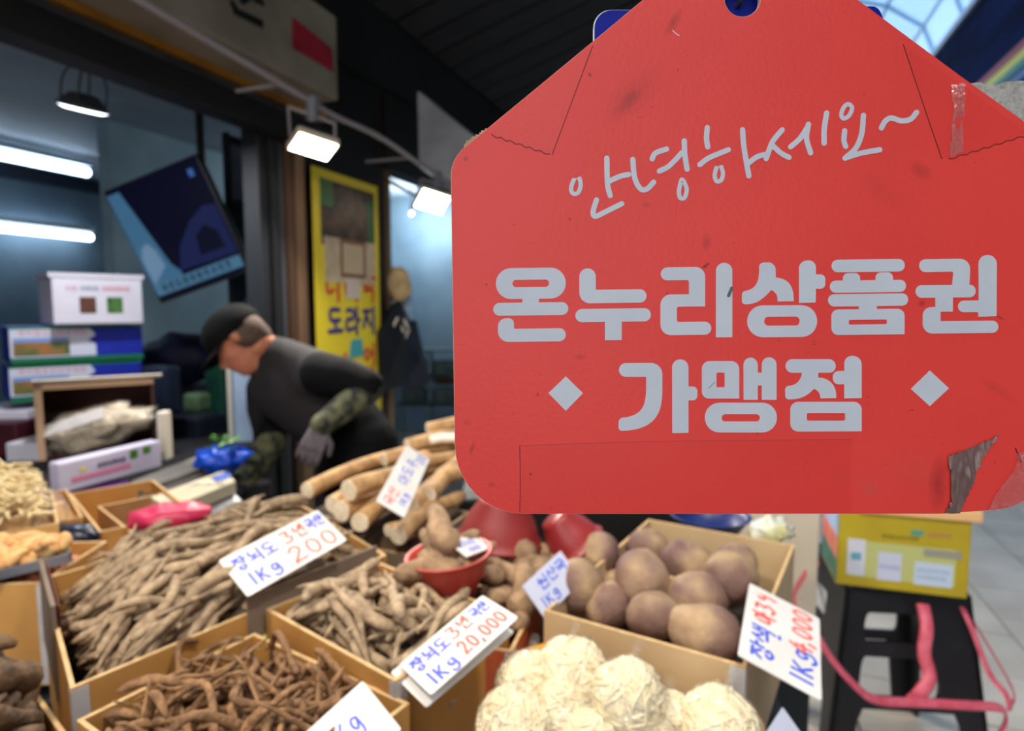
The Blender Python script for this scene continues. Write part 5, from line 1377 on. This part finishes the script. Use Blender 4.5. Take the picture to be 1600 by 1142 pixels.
for i, g in enumerate(['guk', 'san', 'do', 'ra', 'ma', 'won', 'ji', 'u', 'deo', 'ja']):
    for s_ in G[g]:
        lp = stroke_loops([((.10 + i * .078 + p_[0] * .055) * tw, (.855 + p_[1] * .065) * th_) for p_ in s_], .006, False, 2)
        mbk.plate([[Vector((q.x / tw, q.y / th_)) for q in l_] for l_ in lp], tput, .0012, .0015 + (kk % 5) * .0001); kk += 1
obj('ticker_lettering', mbk, mat('ticker_ink', (20, 36, 60), .5), tv)
cc = to + tx * tw / 2 + ty * th_ / 2 - tn * .05
obj('wall_bracket', MB().tube([cc, cc - tn * .18, Vector(((cc - tn * .18).x, (cc - tn * .18).y, 2.6))], .02, 8), mat('bracket_black', (24, 24, 28), .5), tv)
# glazed side door between the television and the posts
dz0, dz1, dz2 = 0.0, fac(385, 320, -.6).z, fac(385, 232, -.6).z
da, db = st(tof(fac(356, 300, -.6)), -.6), st(tof(fac(419, 300, -.6)), -.6)
dv = db - da
gd = thing('side_door', 'half glazed side door with lilac grey pane beside the television', 'door', (da + db) / 2)
obj('upper_pane', MB().frame(da + Vector((0, 0, dz1)) + dv * .06, dv * .88, -ND * .01, (0, 0, dz2 - dz1)), mat('lilac_panel', (140, 146, 168), .4, (116, 122, 144), 5), gd)
obj('lower_panel', MB().frame(da + dv * .06, dv * .88, -ND * .015, (0, 0, dz1 - .03)), mat('teal_dark', (38, 64, 72), .7, (24, 40, 50), 8), gd)
for a_ in (0, .94): obj('stile', MB().frame(da + dv * a_ + ND * .01, dv * .06, -ND * .035, (0, 0, dz2 + .05)), mat('stile_dark', (34, 38, 46), .5), gd)
for z_ in (dz1 - .03, dz2): obj('rail', MB().frame(da + dv * .06 + ND * .01 + Vector((0, 0, z_)), dv * .88, -ND * .035, (0, 0, .04)), mat('stile_dark', (34, 38, 46), .5), gd)
p = fac(402, 505, -.1)
o = obj('black_bag', MB().ball(p, .09, (1, .7, 1.5), 16, 10, None, lambda d: 1 + .25 * noise.noise(d * 2.2)), mat('bag_black', (22, 24, 32), .35, (12, 12, 18), 20), loc=p, smooth=True); tag(o, 'black plastic bag hanging on the door post behind the man', 'bag')

# ================================================================== YELLOW BANNER
def bput(u, v, d):   # u across, v down the banner
    x = 486 + (588 - 486) * u
    a = fac(486, 258, .05); b = fac(589, 292, .05)
    zt_ = a.z; zb_ = fac(602, 690, .05).z
    p = a + (b - a) * u; p.z = zt_ + (zb_ - zt_) * v
    return p + ND * d
bn = thing('yellow_banner', 'tall yellow shop banner with red and blue Korean words behind the man', 'banner', bput(.5, 1, 0))
def bplate(name, pts, c, d, c2=None, sc=20, holes=()):
    return obj(name, MB().plate([[Vector(p) for p in pts]] + [list(h) for h in holes], bput, 0, d), mat(name + str(c), c, .5, c2, sc), bn)
def q4(a, b, c, d): return [(a, b), (c, b), (c, d), (a, d)]
bplate('cloth', q4(0, 0, 1, 1), (226, 204, 44), .003)
bplate('red_base', q4(0, .93, 1, 1), (176, 40, 40), .004)
bplate('photo', q4(.10, .03, .93, .25), (96, 66, 48), .004, (34, 30, 24), 14)
bplate('photo_green', q4(.10, .03, .28, .12), (60, 104, 52), .005); bplate('photo_green', q4(.80, .06, .93, .22), (56, 96, 52), .005)
bplate('photo_table', q4(.14, .22, .93, .375), (206, 190, 160), .005, (180, 160, 130), 14)
bplate('frame_print', [(.36, .22), (.76, .22), (.76, .355), (.36, .355)], (130, 86, 64), .0056)
bplate('frame_paper', [(.40, .235), (.72, .235), (.72, .34), (.40, .34)], (200, 178, 146), .0062)
def bword(glyphs, c, x0, x1, y0, y1, lw):
    mb = MB(); n_ = len(glyphs); w_ = (x1 - x0) / n_; BW, BH = .58, 1.46
    for i, g in enumerate(glyphs):
        for q, s_ in enumerate(G[g]):
            lp = stroke_loops([((x0 + (i + .06 + p_[0] * .86) * w_) * BW, (y0 + p_[1] * (y1 - y0)) * BH) for p_ in s_], lw, False, 3)
            mb.plate([[Vector((v.x / BW, v.y / BH)) for v in l_] for l_ in lp], bput, .003, .0045 + q * .0002)
    return obj('banner_word', mb, mat('word' + str(c), c, .5), bn)
G['neo'] = [[(.12, .1), (.12, .75), (.5, .7)], [(.45, .4), (.72, .4)], [(.78, .02), (.78, .98)]]
G['bak'] = [[(.12, .05), (.12, .5), (.5, .5), (.5, .05)], [(.12, .28), (.5, .28)], [(.74, .02), (.74, .58)], [(.74, .3), (.96, .3)], [(.2, .68), (.78, .67), (.76, .98)]]
bword(['neo', 'deo', 'bak'], (206, 64, 50), .12, .95, .31, .44, .022)
bword(['do', 'ra', 'ji'], (58, 46, 120), .14, .94, .46, .56, .024)
bword(['u', 'eong'], (206, 64, 50), .16, .44, .625, .75, .022)
bplate('paper_slip', q4(.44, .355, .66, .43), (206, 190, 178), .0065)
bplate('teal_note', [(.50, .58), (.66, .575), (.70, .64), (.46, .645)], (70, 160, 168), .0065)
bword(['eong'], (206, 64, 50), .68, .94, .60, .74, .022)
bplate('round_paper', [(.58 + .14 * math.cos(a * .5236), .705 + .045 * math.sin(a * .5236)) for a in range(12)], (206, 208, 204), .0065)
bplate('paper_slip', q4(.74, .80, .90, .9), (190, 200, 214), .0065)
bword(['ma'], (90, 120, 150), .74, .90, .80, .9, .012)
# ================================================================== RIGHT ROOM behind the banner: teal wall, shelf, aprons
struct('wall_teal', MB().frame(st(.2, -1.9), SD * 3.2, -ND * .1, (0, 0, 2.6)), mat('teal_wall', (160, 186, 196), .6, (140, 168, 180), 3))
sh_ = thing('wall_shelf', 'white wall shelf in the pale blue room right of the banner', 'shelf', room(650, 392, -1.6))
a_ = room(622, 402, -1.7); b_ = room(690, 388, -1.7)
obj('board', MB().frame(a_, SD * 1.4, ND * .35, (0, 0, .03)), mat('shelf_white', (206, 218, 226), .5), sh_)
for q in (.35, .9): obj('bracket', MB().frame(a_ + SD * q, SD * .02, ND * .3, (0, 0, -.04)).frame(a_ + SD * q, SD * .02, ND * .02, (0, 0, .40)), mat('shelf_bracket', (150, 160, 168), .5), sh_)
o = obj('dark_cloth', MB().ball(a_ + SD * .45 + ND * .17 + Vector((0, 0, .085)), .12, (1.5, .8, .33), 18, 10, None, lambda d: 1 + .3 * noise.noise(d * 2.5)), mat('cloth_dark', (24, 34, 44), .8), loc=a_ + SD * .45 + ND * .17 + Vector((0, 0, .03)), smooth=True)
tag(o, 'dark folded cloth on the white wall shelf', 'cloth')
p = room(643, 333, -1.2)
t = thing('ceiling_bulb', 'small glowing bulb in the pale blue room', 'lamp', p)
obj('bulb', MB().ball(p, .018, (1, 1, 1), 12, 8), mat('bulb_glow', (255, 255, 255), .3, emit=10, ecol=(216, 236, 255)), t, smooth=True)
obj('socket', MB().tube([p + Vector((0, 0, .025)), p + Vector((0, 0, .08))], .016, 8), mat('lamp_grey', (96, 98, 104), .4), t)
obj('cord', MB().tube([p + Vector((0, 0, .08)), Vector((p.x, p.y, 2.6))], .004, 5), mat('cord_black', (20, 20, 22), .5), t)
ld = bpy.data.lights.new('bulb_light', 'POINT'); ld.energy = 45; ld.color = (.80, .93, 1.0); ld.shadow_soft_size = .03
lo2 = bpy.data.objects.new('bulb_light', ld); COL.objects.link(lo2); lo2.parent = t; lo2.location = (0, 0, -.04)
# wall socket cable
p = room(688, 400, -1.86); q = room(690, 570, -1.86)
o = obj('wall_cable', MB().tube([p, q], .008, 6), mat('cable_grey', (96, 112, 120), .5), loc=q); tag(o, 'thin grey cable running down the pale blue wall', 'cable')
# warm gleaming trim above
p = fac(606, 282, .0); q = fac(650, 306, .0)
o = obj('copper_bar', MB().tube([p, q], .012, 8), mat('copper', (196, 130, 90), .25, metal=.8), loc=p, smooth=True); tag(o, 'short copper coloured bar above the room right of the banner', 'bar')
# glove hanging and aprons
p = fac(622, 445, .03)
o = obj('hanging_gloves', MB().ball(p, .10, (.75, .35, 1), 16, 12, None, lambda d: 1 + .35 * noise.noise(d * 3)), mat('glove_cream', (206, 178, 132), .8, (176, 146, 104), 20), loc=p, smooth=True); tag(o, 'bundle of cream work gloves hanging on the post right of the banner', 'gloves')
p = fac(620, 490, -.05)
o = obj('pale_bag', MB().ball(p + Vector((.05, 0, 0)), .12, (.5, .3, 1.1), 14, 10, None, lambda d: 1 + .2 * noise.noise(d * 3)), mat('bag_paleblue', (150, 184, 214), .3), loc=p, smooth=True); tag(o, 'pale blue plastic bag hanging under the gloves', 'bag')
for pts, lb, nm in [([(606, 488), (622, 470), (634, 500), (640, 600), (594, 610), (590, 520)], 'black apron hanging right of the yellow banner', 'black_apron'), ([(626, 505), (646, 500), (668, 596), (655, 606), (628, 604)], 'dark navy apron hanging beside the black apron', 'navy_apron')]:
    pp = [fac(x, y, .06) for x, y in pts]; cen = sum(pp, Vector()) / len(pp)
    mb = MB(); n_ = len(pp)
    mb.v = [v + ND * .02 for v in pp] + [v - ND * .02 for v in pp] + [cen + ND * .05, cen - ND * .05]
    for i in range(n_):
        j = (i + 1) % n_; mb.f += [(i, j, 2 * n_), (n_ + j, n_ + i, 2 * n_ + 1), (i, n_ + i, n_ + j, j)]
    o = obj(nm, mb, mat(nm + 'm', (18, 20, 28) if 'black' in nm else (26, 38, 60), .5, (10, 10, 16), 10), loc=cen, smooth=False); tag(o, lb, 'apron')
for i, (x, y) in enumerate([(618, 503), (628, 512), (636, 522), (634, 505)]):
    p = fac(x, y, .10)
    o = obj('metal_clip', MB().box(p, (.012, .01, .06), Matrix.Rotation(R.uniform(-.5, .5), 3, 'Y')), mat('clip_steel', (206, 196, 180), .3, metal=.3), loc=p, bevel=.002); tag(o, 'small pale clip pinned on the hanging aprons', 'clip', 'clips on the aprons')
# rack and basket low on the right
p = room(662, 655, -.9)
t = thing('wire_rack', 'low pale wire rack in the room right of the banner', 'rack', (p.x, p.y, 0))
wm_ = mat('rack_metal', (120, 132, 134), .5)
for dx in (-.25, .05, .35):
    for dy in (0, .3): obj('rack_post', MB().tube([(p.x + dx, p.y + dy, 0), (p.x + dx, p.y + dy, 1.0)], .012, 6), wm_, t)
for z in (.45, .72, .98): obj('rack_shelf', MB().frame((p.x - .27, p.y - .02, z), (.64, 0, 0), (0, .34, 0), (0, 0, .015)), mat('rack_board', (84, 92, 94), .6), t)
for z in (.45, .72):
    for q in (-.1, .2):
        c = Vector((p.x + q, p.y + .12, z + .09)); o = obj('storage_tub', MB().box(c, (.22, .2, .14)), mat('tub_grey', (104, 120, 116), .5, (70, 84, 84), 8), loc=c - Vector((0, 0, .07)), bevel=.01); tag(o, 'grey green storage tub on the low wire rack, %s %s' % ('lower' if z < .5 else 'upper', 'left' if q < 0 else 'right'), 'tub', 'tubs on the wire rack')
c = Vector((p.x + .28, p.y + .1, 1.07)); c.x = room(695, 590, -.8).x; c.y = room(695, 590, -.8).y; c.z = room(695, 590, -.8).z
o = obj('wicker_basket', MB().lathe([(.001, -.06), (.10, -.06), (.13, .05), (.135, .06), (.12, .05), (.09, -.05), (.001, -.05)], c, 20), mat('wicker', (120, 84, 50), .8, (80, 54, 32), 60, bump=.8), loc=c - Vector((0, 0, .06)), smooth=False); tag(o, 'brown wicker basket beside the red sign edge', 'basket')

# ================================================================== RIGHT: stool, yellow carton, twine
ST = thing('plastic_stool', 'black plastic stool carrying the yellow carton', 'stool', at(1390, 1100, 1.75))
sto = mat('stool_black', (26, 26, 31), .45, (18, 18, 22), 8)
D0 = 1.72
zs = at(1380, 915, D0).z
cx = at(1374, 915, D0 + .16); cx = Vector((cx.x, cx.y, 0))
sang = rad(-6); ux = Vector((math.cos(sang), math.sin(sang), 0)); uy = Vector((-math.sin(sang), math.cos(sang), 0))
ST.location = (cx.x, cx.y, 0)
W0, W1 = .165, .235     # half width at the top and at the floor
def hw(z): return W1 + (W0 - W1) * z / zs
obj('seat', MB().frame(cx - ux * W0 - uy * W0 + Vector((0, 0, zs - .03)), ux * 2 * W0, uy * 2 * W0, (0, 0, .03)), sto, ST, bevel=.012)
for sx2, sy2 in ((1, 0), (-1, 0), (0, 1), (0, -1)):
    dirv = ux * sx2 + uy * sy2; side = Vector((-dirv.y, dirv.x, 0))
    def pp(u, v, d, dirv=dirv, side=side):
        z = zs - .02 - v * (zs - .02); h_ = hw(z)
        return cx + dirv * (h_ - .012 + d) + side * u * h_ + Vector((0, 0, z))
    outer = [(-1, 0), (1, 0), (1, 1), (.74, 1), (.66, .62), (.60, .56), (-.60, .56), (-.66, .62), (-.74, 1), (-1, 1)]
    h1 = rounded([(-.66, .10, .06), (.30, .10, .06), (.32, .24, .06), (-.66, .24, .06)], 4)
    h2 = rounded([(-.66, .31, .06), (.36, .31, .06), (.46, .50, .06), (-.68, .50, .06)], 4)
    hs = [h1, h2] if sy2 != 1 else [rounded([(-.78, .10, .06), (.78, .10, .06), (.78, .50, .06), (-.78, .50, .06)], 4)]
    obj('side_panel', MB().plate([[Vector(p_) for p_ in outer]] + hs, pp, 0, .012), sto, ST)
# yellow carton on the stool
yo, yx, yy_, yw, yh = vpose([(1309, 800), (1517, 812), (1514, 947), (1307, 922)], 1.68)
yel = mat('carton_yellow', (190, 168, 34), .5, (172, 148, 28), 5)
yx = Vector((yx.x, yx.y, 0)).normalized(); yn = yx.cross(Vector((0, 0, -1)))
zbot = zs + .001; ytop = yo.z
yc = Vector((yo.x, yo.y, zbot)); yhh = ytop - zbot
yt = thing('yellow_carton', 'yellow carton with white labels standing on the black stool', 'carton', yc + yx * yw / 2)
obj('box_body', MB().frame(yc, yx * yw, yn * .22, (0, 0, yhh)), yel, yt, bevel=.004)
yput = lambda u, v, d: yc + yx * u * yw + Vector((0, 0, (1 - v) * yhh)) - yn * d
panel(yt, yput, .10, .38, .90, .86, mat('label_green', (186, 188, 120), .6), d=.0006)
panel(yt, yput, .08, .36, .22, .84, mat('label_white', (206, 206, 218), .6), d=.0014); panel(yt, yput, .32, .50, .50, .87, mat('label_white2', (196, 200, 220), .6), d=.0014); panel(yt, yput, .60, .58, .88, .88, mat('label_white3', (190, 204, 224), .6), d=.0014)
panel(yt, yput, .11, .54, .19, .64, mat('print_teal', (100, 160, 176), .6), d=.002); panel(yt, yput, .56, .17, .65, .24, mat('print_teal2', (80, 150, 130), .6), d=.002)
panel(yt, yput, .66, .40, .94, .50, mat('print_grey', (150, 146, 130), .6), d=.0018)
squiggle(yt, yput, .34, .26, .62, .31, 9, mat('ink_olive', (130, 116, 40), .6), 1.8); squiggle(yt, yput, .68, .18, .86, .24, 6, mat('ink_salmon', (196, 140, 100), .6), 1.8)
squiggle(yt, yput, .33, .66, .49, .72, 5, mat('ink_lilac', (150, 150, 190), .6), 1.8); squiggle(yt, yput, .62, .66, .86, .71, 7, mat('ink_slate', (150, 168, 190), .6), 1.8); squiggle(yt, yput, .62, .75, .84, .80, 6, mat('ink_slate', (150, 168, 190), .6), 1.8)
o = obj('peach_lid', MB().frame(yc + Vector((0, 0, yhh + .001)) - yn * .012 + yx * .05, yx * (yw - .03), yn * .22, (0, 0, .030)), mat('lid_peach', (236, 184, 126), .5), loc=yc + Vector((0, 0, yhh)), bevel=.004); tag(o, 'peach coloured lid tray lying on the yellow carton', 'lid')
# colour printed side
sput = lambda u, v, d: yc + yn * (.22 * (1 - u)) + Vector((0, 0, (1 - v) * yhh)) - yx * d
for a_, b_, c_, d_, col in ((.0, .0, 1, .35, (150, 176, 214)), (.0, .35, 1, .65, (206, 110, 90)), (.0, .65, 1, .95, (46, 96, 80))):
    obj('side_print', MB().plate([[Vector(p_) for p_ in ((a_, b_), (c_, b_), (c_, d_), (a_, d_))]], sput, .0, .0015), mat('side' + str(col), col, .5, tuple(min(255, v + 30) for v in col), 16), yt)
# pale cartons between the yam carton and the stool
t, put, fr_ = closed_box('pale_carton', 'pale beige carton standing behind the yam carton beside the stool', [(1196, 790), (1290, 792), (1268, 996), (1200, 985)], 1.5, .25, mat('carton_pale', (206, 192, 172), .6, (196, 180, 158), 5))
obj('pink_tape', MB().plate(stroke_loops([(.74, .52), (.55, .68), (.62, .86)], .07, False, 3), put, .0005, .002), mat('tape_pink', (214, 110, 116), .5), t)
o = bpy.data.objects.new('x', None); bpy.data.objects.remove(o)
pz = t.location.z
p = Vector((t.location.x, t.location.y, 0))
o = obj('dark_crate', MB().frame(fr_[0] + Vector((0, 0, -(fr_[5]) - .002)), fr_[1] * .12, fr_[3] * .28, (0, 0, -(fr_[0].z - fr_[5] - .006))), mat('crate_greenblack', (20, 30, 34), .5, (14, 20, 24), 5), loc=p, bevel=.006); tag(o, 'dark green crate under the pale beige carton', 'crate')
pl_ = atz(1205, 830, .9)
o = obj('clear_bag', MB().ball(pl_, .045, (1.0, .6, .7), 24, 16, None, lambda d: 1 + .45 * noise.noise(d * 2.2) + .2 * noise.noise(d * 6)), mat('bag_white', (206, 212, 220), .3, (220, 214, 150), 14), loc=pl_, smooth=True); tag(o, 'small white plastic bag behind the right wall of the yam carton', 'bag')
# pink twine
tw_ = mat('twine_pink', (224, 106, 122), .4, (204, 78, 98), 30)
def twine(pts, w_, label):
    P = [at(x, y, d) for x, y, d in pts]
    o = obj('pink_twine', MB().tube(smooth_line(P, 7), w_, 8, flat=.35), tw_, loc=P[0], smooth=True); tag(o, label, 'twine', 'pink twine on the stool')
twine([(1272, 985, 1.60), (1300, 1030, 1.55), (1340, 1075, 1.52), (1372, 1094, 1.52), (1440, 1098, 1.52), (1510, 1102, 1.53), (1562, 1106, 1.55), (1572, 1125, 1.56), (1560, 1150, 1.56)], .012, 'pink twine running across the front of the black stool')
twine([(1442, 944, 1.66), (1448, 980, 1.62), (1444, 1020, 1.60), (1452, 1058, 1.58), (1436, 1085, 1.56), (1425, 1096, 1.53)], .017, 'wide pink ribbon hanging down from the yellow carton')
twine([(1502, 946, 1.70), (1520, 985, 1.66), (1545, 1050, 1.62), (1572, 1085, 1.58), (1578, 1110, 1.57)], .009, 'pink twine hanging at the right of the stool')
twine([(1508, 950, 1.72), (1545, 1010, 1.70), (1575, 1062, 1.66), (1585, 1090, 1.62), (1575, 1106, 1.58)], .008, 'outermost pink twine strand by the paving')
twine([(1278, 878, 1.60), (1262, 905, 1.55), (1248, 935, 1.50)], .006, 'short pink twine end beside the pale carton')
# ================================================================== PERSON bending over the scale
def blob(name, caps, m, parent, vox=.012, smooth_it=8, sub=True):
    """one continuous surface grown from tapered capsules (p, q, r0, r1)"""
    mb = MB()
    for c in caps:
        p, q, r0, r1 = Vector(c[0]), Vector(c[1]), c[2], c[3]
        n_ = max(2, int((q - p).length / (min(r0, r1) * .5)) + 1)
        n_ = min(n_, 14)
        fl_ = c[4] if len(c) > 4 else None
        for i in range(n_ + 1):
            u = i / n_
            r = r0 + (r1 - r0) * u
            mb.ball(p.lerp(q, u), r, fl_[0] if fl_ else (1, 1, 1), 14, 10, fl_[1] if fl_ else None)
    o = obj(name, mb, m, parent, smooth=True, fix=False)
    md = o.modifiers.new('remesh', 'REMESH'); md.mode = 'VOXEL'; md.voxel_size = vox; md.use_smooth_shade = True
    sm = o.modifiers.new('smooth', 'SMOOTH'); sm.iterations = smooth_it; sm.factor = .5
    dg = bpy.context.evaluated_depsgraph_get(); dg.update()
    me = bpy.data.meshes.new_from_object(o.evaluated_get(dg))
    o.modifiers.clear(); o.data = me
    if not me.materials: me.materials.append(m)
    for p_ in me.polygons: p_.use_smooth = True
    return o
hip = at(560, 700, 2.52)
pn = thing('person', 'person in black cap, dark vest and camouflage sleeves bending over a scale', 'person', (hip.x + .05, hip.y, 0))
skin = mat('skin', (176, 116, 88), .55, (162, 98, 74), 20)
hair = mat('hair_short', (92, 72, 60), .8, (60, 48, 42), 120)
vest = mat('vest_charcoal', (32, 28, 32), .85, (24, 21, 25), 10, bump=.1)
blackc = mat('cloth_black', (12, 12, 15), .9, (8, 8, 10), 10, spec=.15)
camo = mat('camouflage', (92, 92, 66), .8, (28, 32, 26), 22, 3, lo=.42, hi=.58)
glove = mat('glove_grey', (104, 97, 103), .8, (84, 77, 84), 60)
hc = at(374, 531, 2.40)                               # centre of the head
hf = Vector((-.70, -.22, -.66)).normalized()          # where the face looks
hu = Vector((-.62, .0, .78)); hu = (hu - hf * hu.dot(hf)).normalized()
hl = hf.cross(hu).normalized()
def hp(f, u, s): return hc + hf * f + hu * u + hl * s
neck0 = at(414, 548, 2.46); chest = at(455, 600, 2.50); waist = at(530, 660, 2.54)
shN = at(508, 582, 2.36); elN = at(578, 606, 2.33); wrN = at(503, 664, 2.22)
shF = at(412, 610, 2.66); elF = at(425, 690, 2.50); wrF = at(376, 757, 2.28)
kneeN = Vector((hip.x + .02, hip.y - .10, .46)); ankN = Vector((hip.x + .08, hip.y - .10, .08))
kneeF = Vector((hip.x - .06, hip.y + .14, .46)); ankF = Vector((hip.x - .02, hip.y + .16, .08))
# skin: head, neck and the body under the clothes as one surface
caps = [(hp(-.012, .03, 0), hp(.012, .03, 0), .088, .085), (hp(.035, -.02, 0), hp(.045, -.06, 0), .066, .056), (hp(.04, -.088, 0), hp(.058, -.10, 0), .040, .030),
        (hp(.088, .005, 0), hp(.108, -.035, 0), .010, .017), (hp(.086, -.062, -.018), hp(.086, -.062, .018), .013, .013), (hp(.078, .028, -.035), hp(.078, .028, .035), .014, .014),
        (hp(-.005, .012, -.088), hp(-.012, -.02, -.086), .016, .011), (hp(-.005, .012, .088), hp(-.012, -.02, .086), .016, .011),
        (hp(.05, -.03, -.04), hp(.05, -.03, .04), .030, .030),
        (hp(-.045, -.06, 0), neck0, .056, .062), (neck0, chest, .07, .12), (chest, waist, .13, .12), (waist, hip, .12, .13),
        (chest, shN, .09, .06), (shN, elN, .052, .040), (elN, wrN, .040, .028), (chest, shF, .09, .06), (shF, elF, .052, .040), (elF, wrF, .040, .028),
        (hip, kneeN, .095, .06), (kneeN, ankN, .058, .04), (hip, kneeF, .095, .06), (kneeF, ankF, .058, .04)]
blob('body', caps, skin, pn, .011, 4)
eyem = mat('eye_dark', (30, 22, 20), .4)
for s in (-.034, .034): obj('eye', MB().ball(hp(.083, .006, s), .010, (1, 1, .6), 10, 6), eyem, pn, smooth=True)
blob('hair', [(hp(-.045, .0, -.02), hp(-.055, -.035, 0), .072, .058), (hp(-.03, .005, -.025), hp(-.03, .005, .025), .066, .066), (hp(.01, .03, -.066), hp(.0, .0, -.072), .028, .018), (hp(.01, .03, .066), hp(.0, .0, .072), .028, .018)], hair, pn, .010, 4)
# cap: crown and brim
cp = bpy.data.objects.new('cap', None)
bpy.data.objects.remove(cp)
Mh = Matrix((hl, hf, hu)).transposed()
mb = MB(); prof = []
for i in range(9):
    a = math.pi / 2 * i / 8
    prof.append((.112 * math.cos(a) ** .7 + .0005, .095 * math.sin(a) + .035))
prof = [(.106, .012), (.110, .03)] + prof
mb.lathe(prof, hc + hf * -.004, 24, Mh, .93, 1.06)
capo = obj('cap_crown', mb, blackc, pn, smooth=True)
so = capo.modifiers.new('solid', 'SOLIDIFY'); so.thickness = .004
mb = MB(); nb_ = 14
rows = []
for j in range(5):
    rw = []
    for i in range(nb_ + 1):
        a = rad(-72 + 144 * i / nb_)
        r0 = .104; ext = .078 * (j / 4) * max(0, math.cos(a)) ** .5
        x = math.sin(a) * r0 * .95; y = math.cos(a) * (r0 * 1.06) + ext
        zz = .022 - .016 * (j / 4) - .35 * (x * x) * 4 * (.3 + j / 8)
        rw.append(hc + Mh @ Vector((x, y - .004, zz)))
    rows.append(rw)
for rw in rows: mb.v += rw
for j in range(4):
    for i in range(nb_):
        k0 = j * (nb_ + 1) + i
        mb.f.append((k0, k0 + 1, k0 + nb_ + 2, k0 + nb_ + 1))
br = obj('cap_brim', mb, blackc, capo, smooth=True); so = br.modifiers.new('solid', 'SOLIDIFY'); so.thickness = .004
# vest and black short sleeves
up = Vector((0, 0, 1))
blob('vest', [(neck0 + (chest - neck0) * .10, chest, .075, .150), (chest, waist, .160, .165), (chest, shN.lerp(chest, .25), .125, .088), (chest, shF.lerp(chest, .25), .125, .088), (at(440, 560, 2.44), at(505, 590, 2.42), .085, .10)], vest, pn, .014, 6)
blob('apron', [(waist, hip, .168, .168), (hip, hip + Vector((.03, 0, -.18)), .168, .175), (chest.lerp(waist, .75), waist, .162, .168)], blackc, pn, .014, 5)
obj('collar', MB().tube([neck0 + (hc - neck0) * .18 + Vector((0.0, 0, -.01)), neck0 + (chest - neck0) * .06, neck0 + (chest - neck0) * .30], [.070, .080, .105], 20, cap=False), vest, pn, smooth=True)
blob('short_sleeve', [(shN.lerp(chest, .12), shN.lerp(elN, .35), .088, .082), (shN.lerp(elN, .35), shN.lerp(elN, .92), .082, .070)], blackc, pn, .012, 4)
blob('short_sleeve', [(shF.lerp(chest, .15), shF.lerp(elF, .35), .088, .080), (shF.lerp(elF, .35), shF.lerp(elF, .85), .080, .066)], blackc, pn, .012, 4)
blob('camouflage_sleeve', [(shN.lerp(elN, .85), elN, .050, .056), (elN, elN.lerp(wrN, .5), .056, .052), (elN.lerp(wrN, .5), wrN, .052, .044)], camo, pn, .010, 3)
blob('camouflage_sleeve', [(shF.lerp(elF, .80), elF, .050, .056), (elF, elF.lerp(wrF, .5), .058, .055), (elF.lerp(wrF, .5), wrF, .055, .042)], camo, pn, .010, 3)
blob('trousers', [(hip + Vector((0, 0, -.04)), kneeN, .150, .085), (kneeN, ankN + up * .02, .085, .065), (hip + Vector((0, 0, -.04)), kneeF, .150, .085), (kneeF, ankF + up * .02, .085, .065), (hip, hip + Vector((0, 0, -.06)), .16, .165)], blackc, pn, .016, 4)
for a in (ankN, ankF):
    blob('shoe', [(a + Vector((.03, 0, -.035)), a + Vector((-.14, -.01, -.045)), .045, .035)], blackc, pn, .012, 3)
# gloved hands: palm, four fingers and a thumb
def hand(wr, tip, nrm, curl, m, thumb_side):
    d = (tip - wr).normalized(); nrm = (nrm - d * nrm.dot(d)).normalized(); s = d.cross(nrm).normalized() * thumb_side
    palm = wr + d * .085
    caps = [(wr - d * .02, wr + d * .02, .031, .030)]
    for k_ in (-.030, -.010, .010, .030): caps.append((wr + d * .015 + s * k_ * .6, palm + s * k_, .019, .015))
    for k_, ln in ((.032, .066), (.011, .075), (-.011, .070), (-.032, .055)):
        b0 = palm + s * k_; b1 = b0 + (d * math.cos(curl * .5) - nrm * math.sin(curl * .5)) * ln * .5 + s * k_ * .12
        b2 = b1 + (d * math.cos(curl * 1.3) - nrm * math.sin(curl * 1.3)) * ln * .32; b3 = b2 + (d * math.cos(curl * 2) - nrm * math.sin(curl * 2)) * ln * .26
        caps += [(b0, b1, .0105, .0098), (b1, b2, .0098, .009), (b2, b3, .009, .008)]
    t0 = wr + d * .03 + s * .026; t1 = t0 + (d * .6 + s * .7 - nrm * .3).normalized() * .042; t2 = t1 + (d * .9 + s * .25 - nrm * .35).normalized() * .036
    caps += [(t0, t1, .014, .012), (t1, t2, .012, .009)]
    return blob('glove', caps, m, pn, .0045, 3)
hand(wrN, at(478, 722, 2.17), Vector((.3, -.9, .2)), .55, glove, -1)
hand(wrF, at(352, 786, 2.18), Vector((-.2, -.5, .8)), .5, mat('glove_dark', (38, 36, 44), .8, (26, 24, 30), 60), 1)
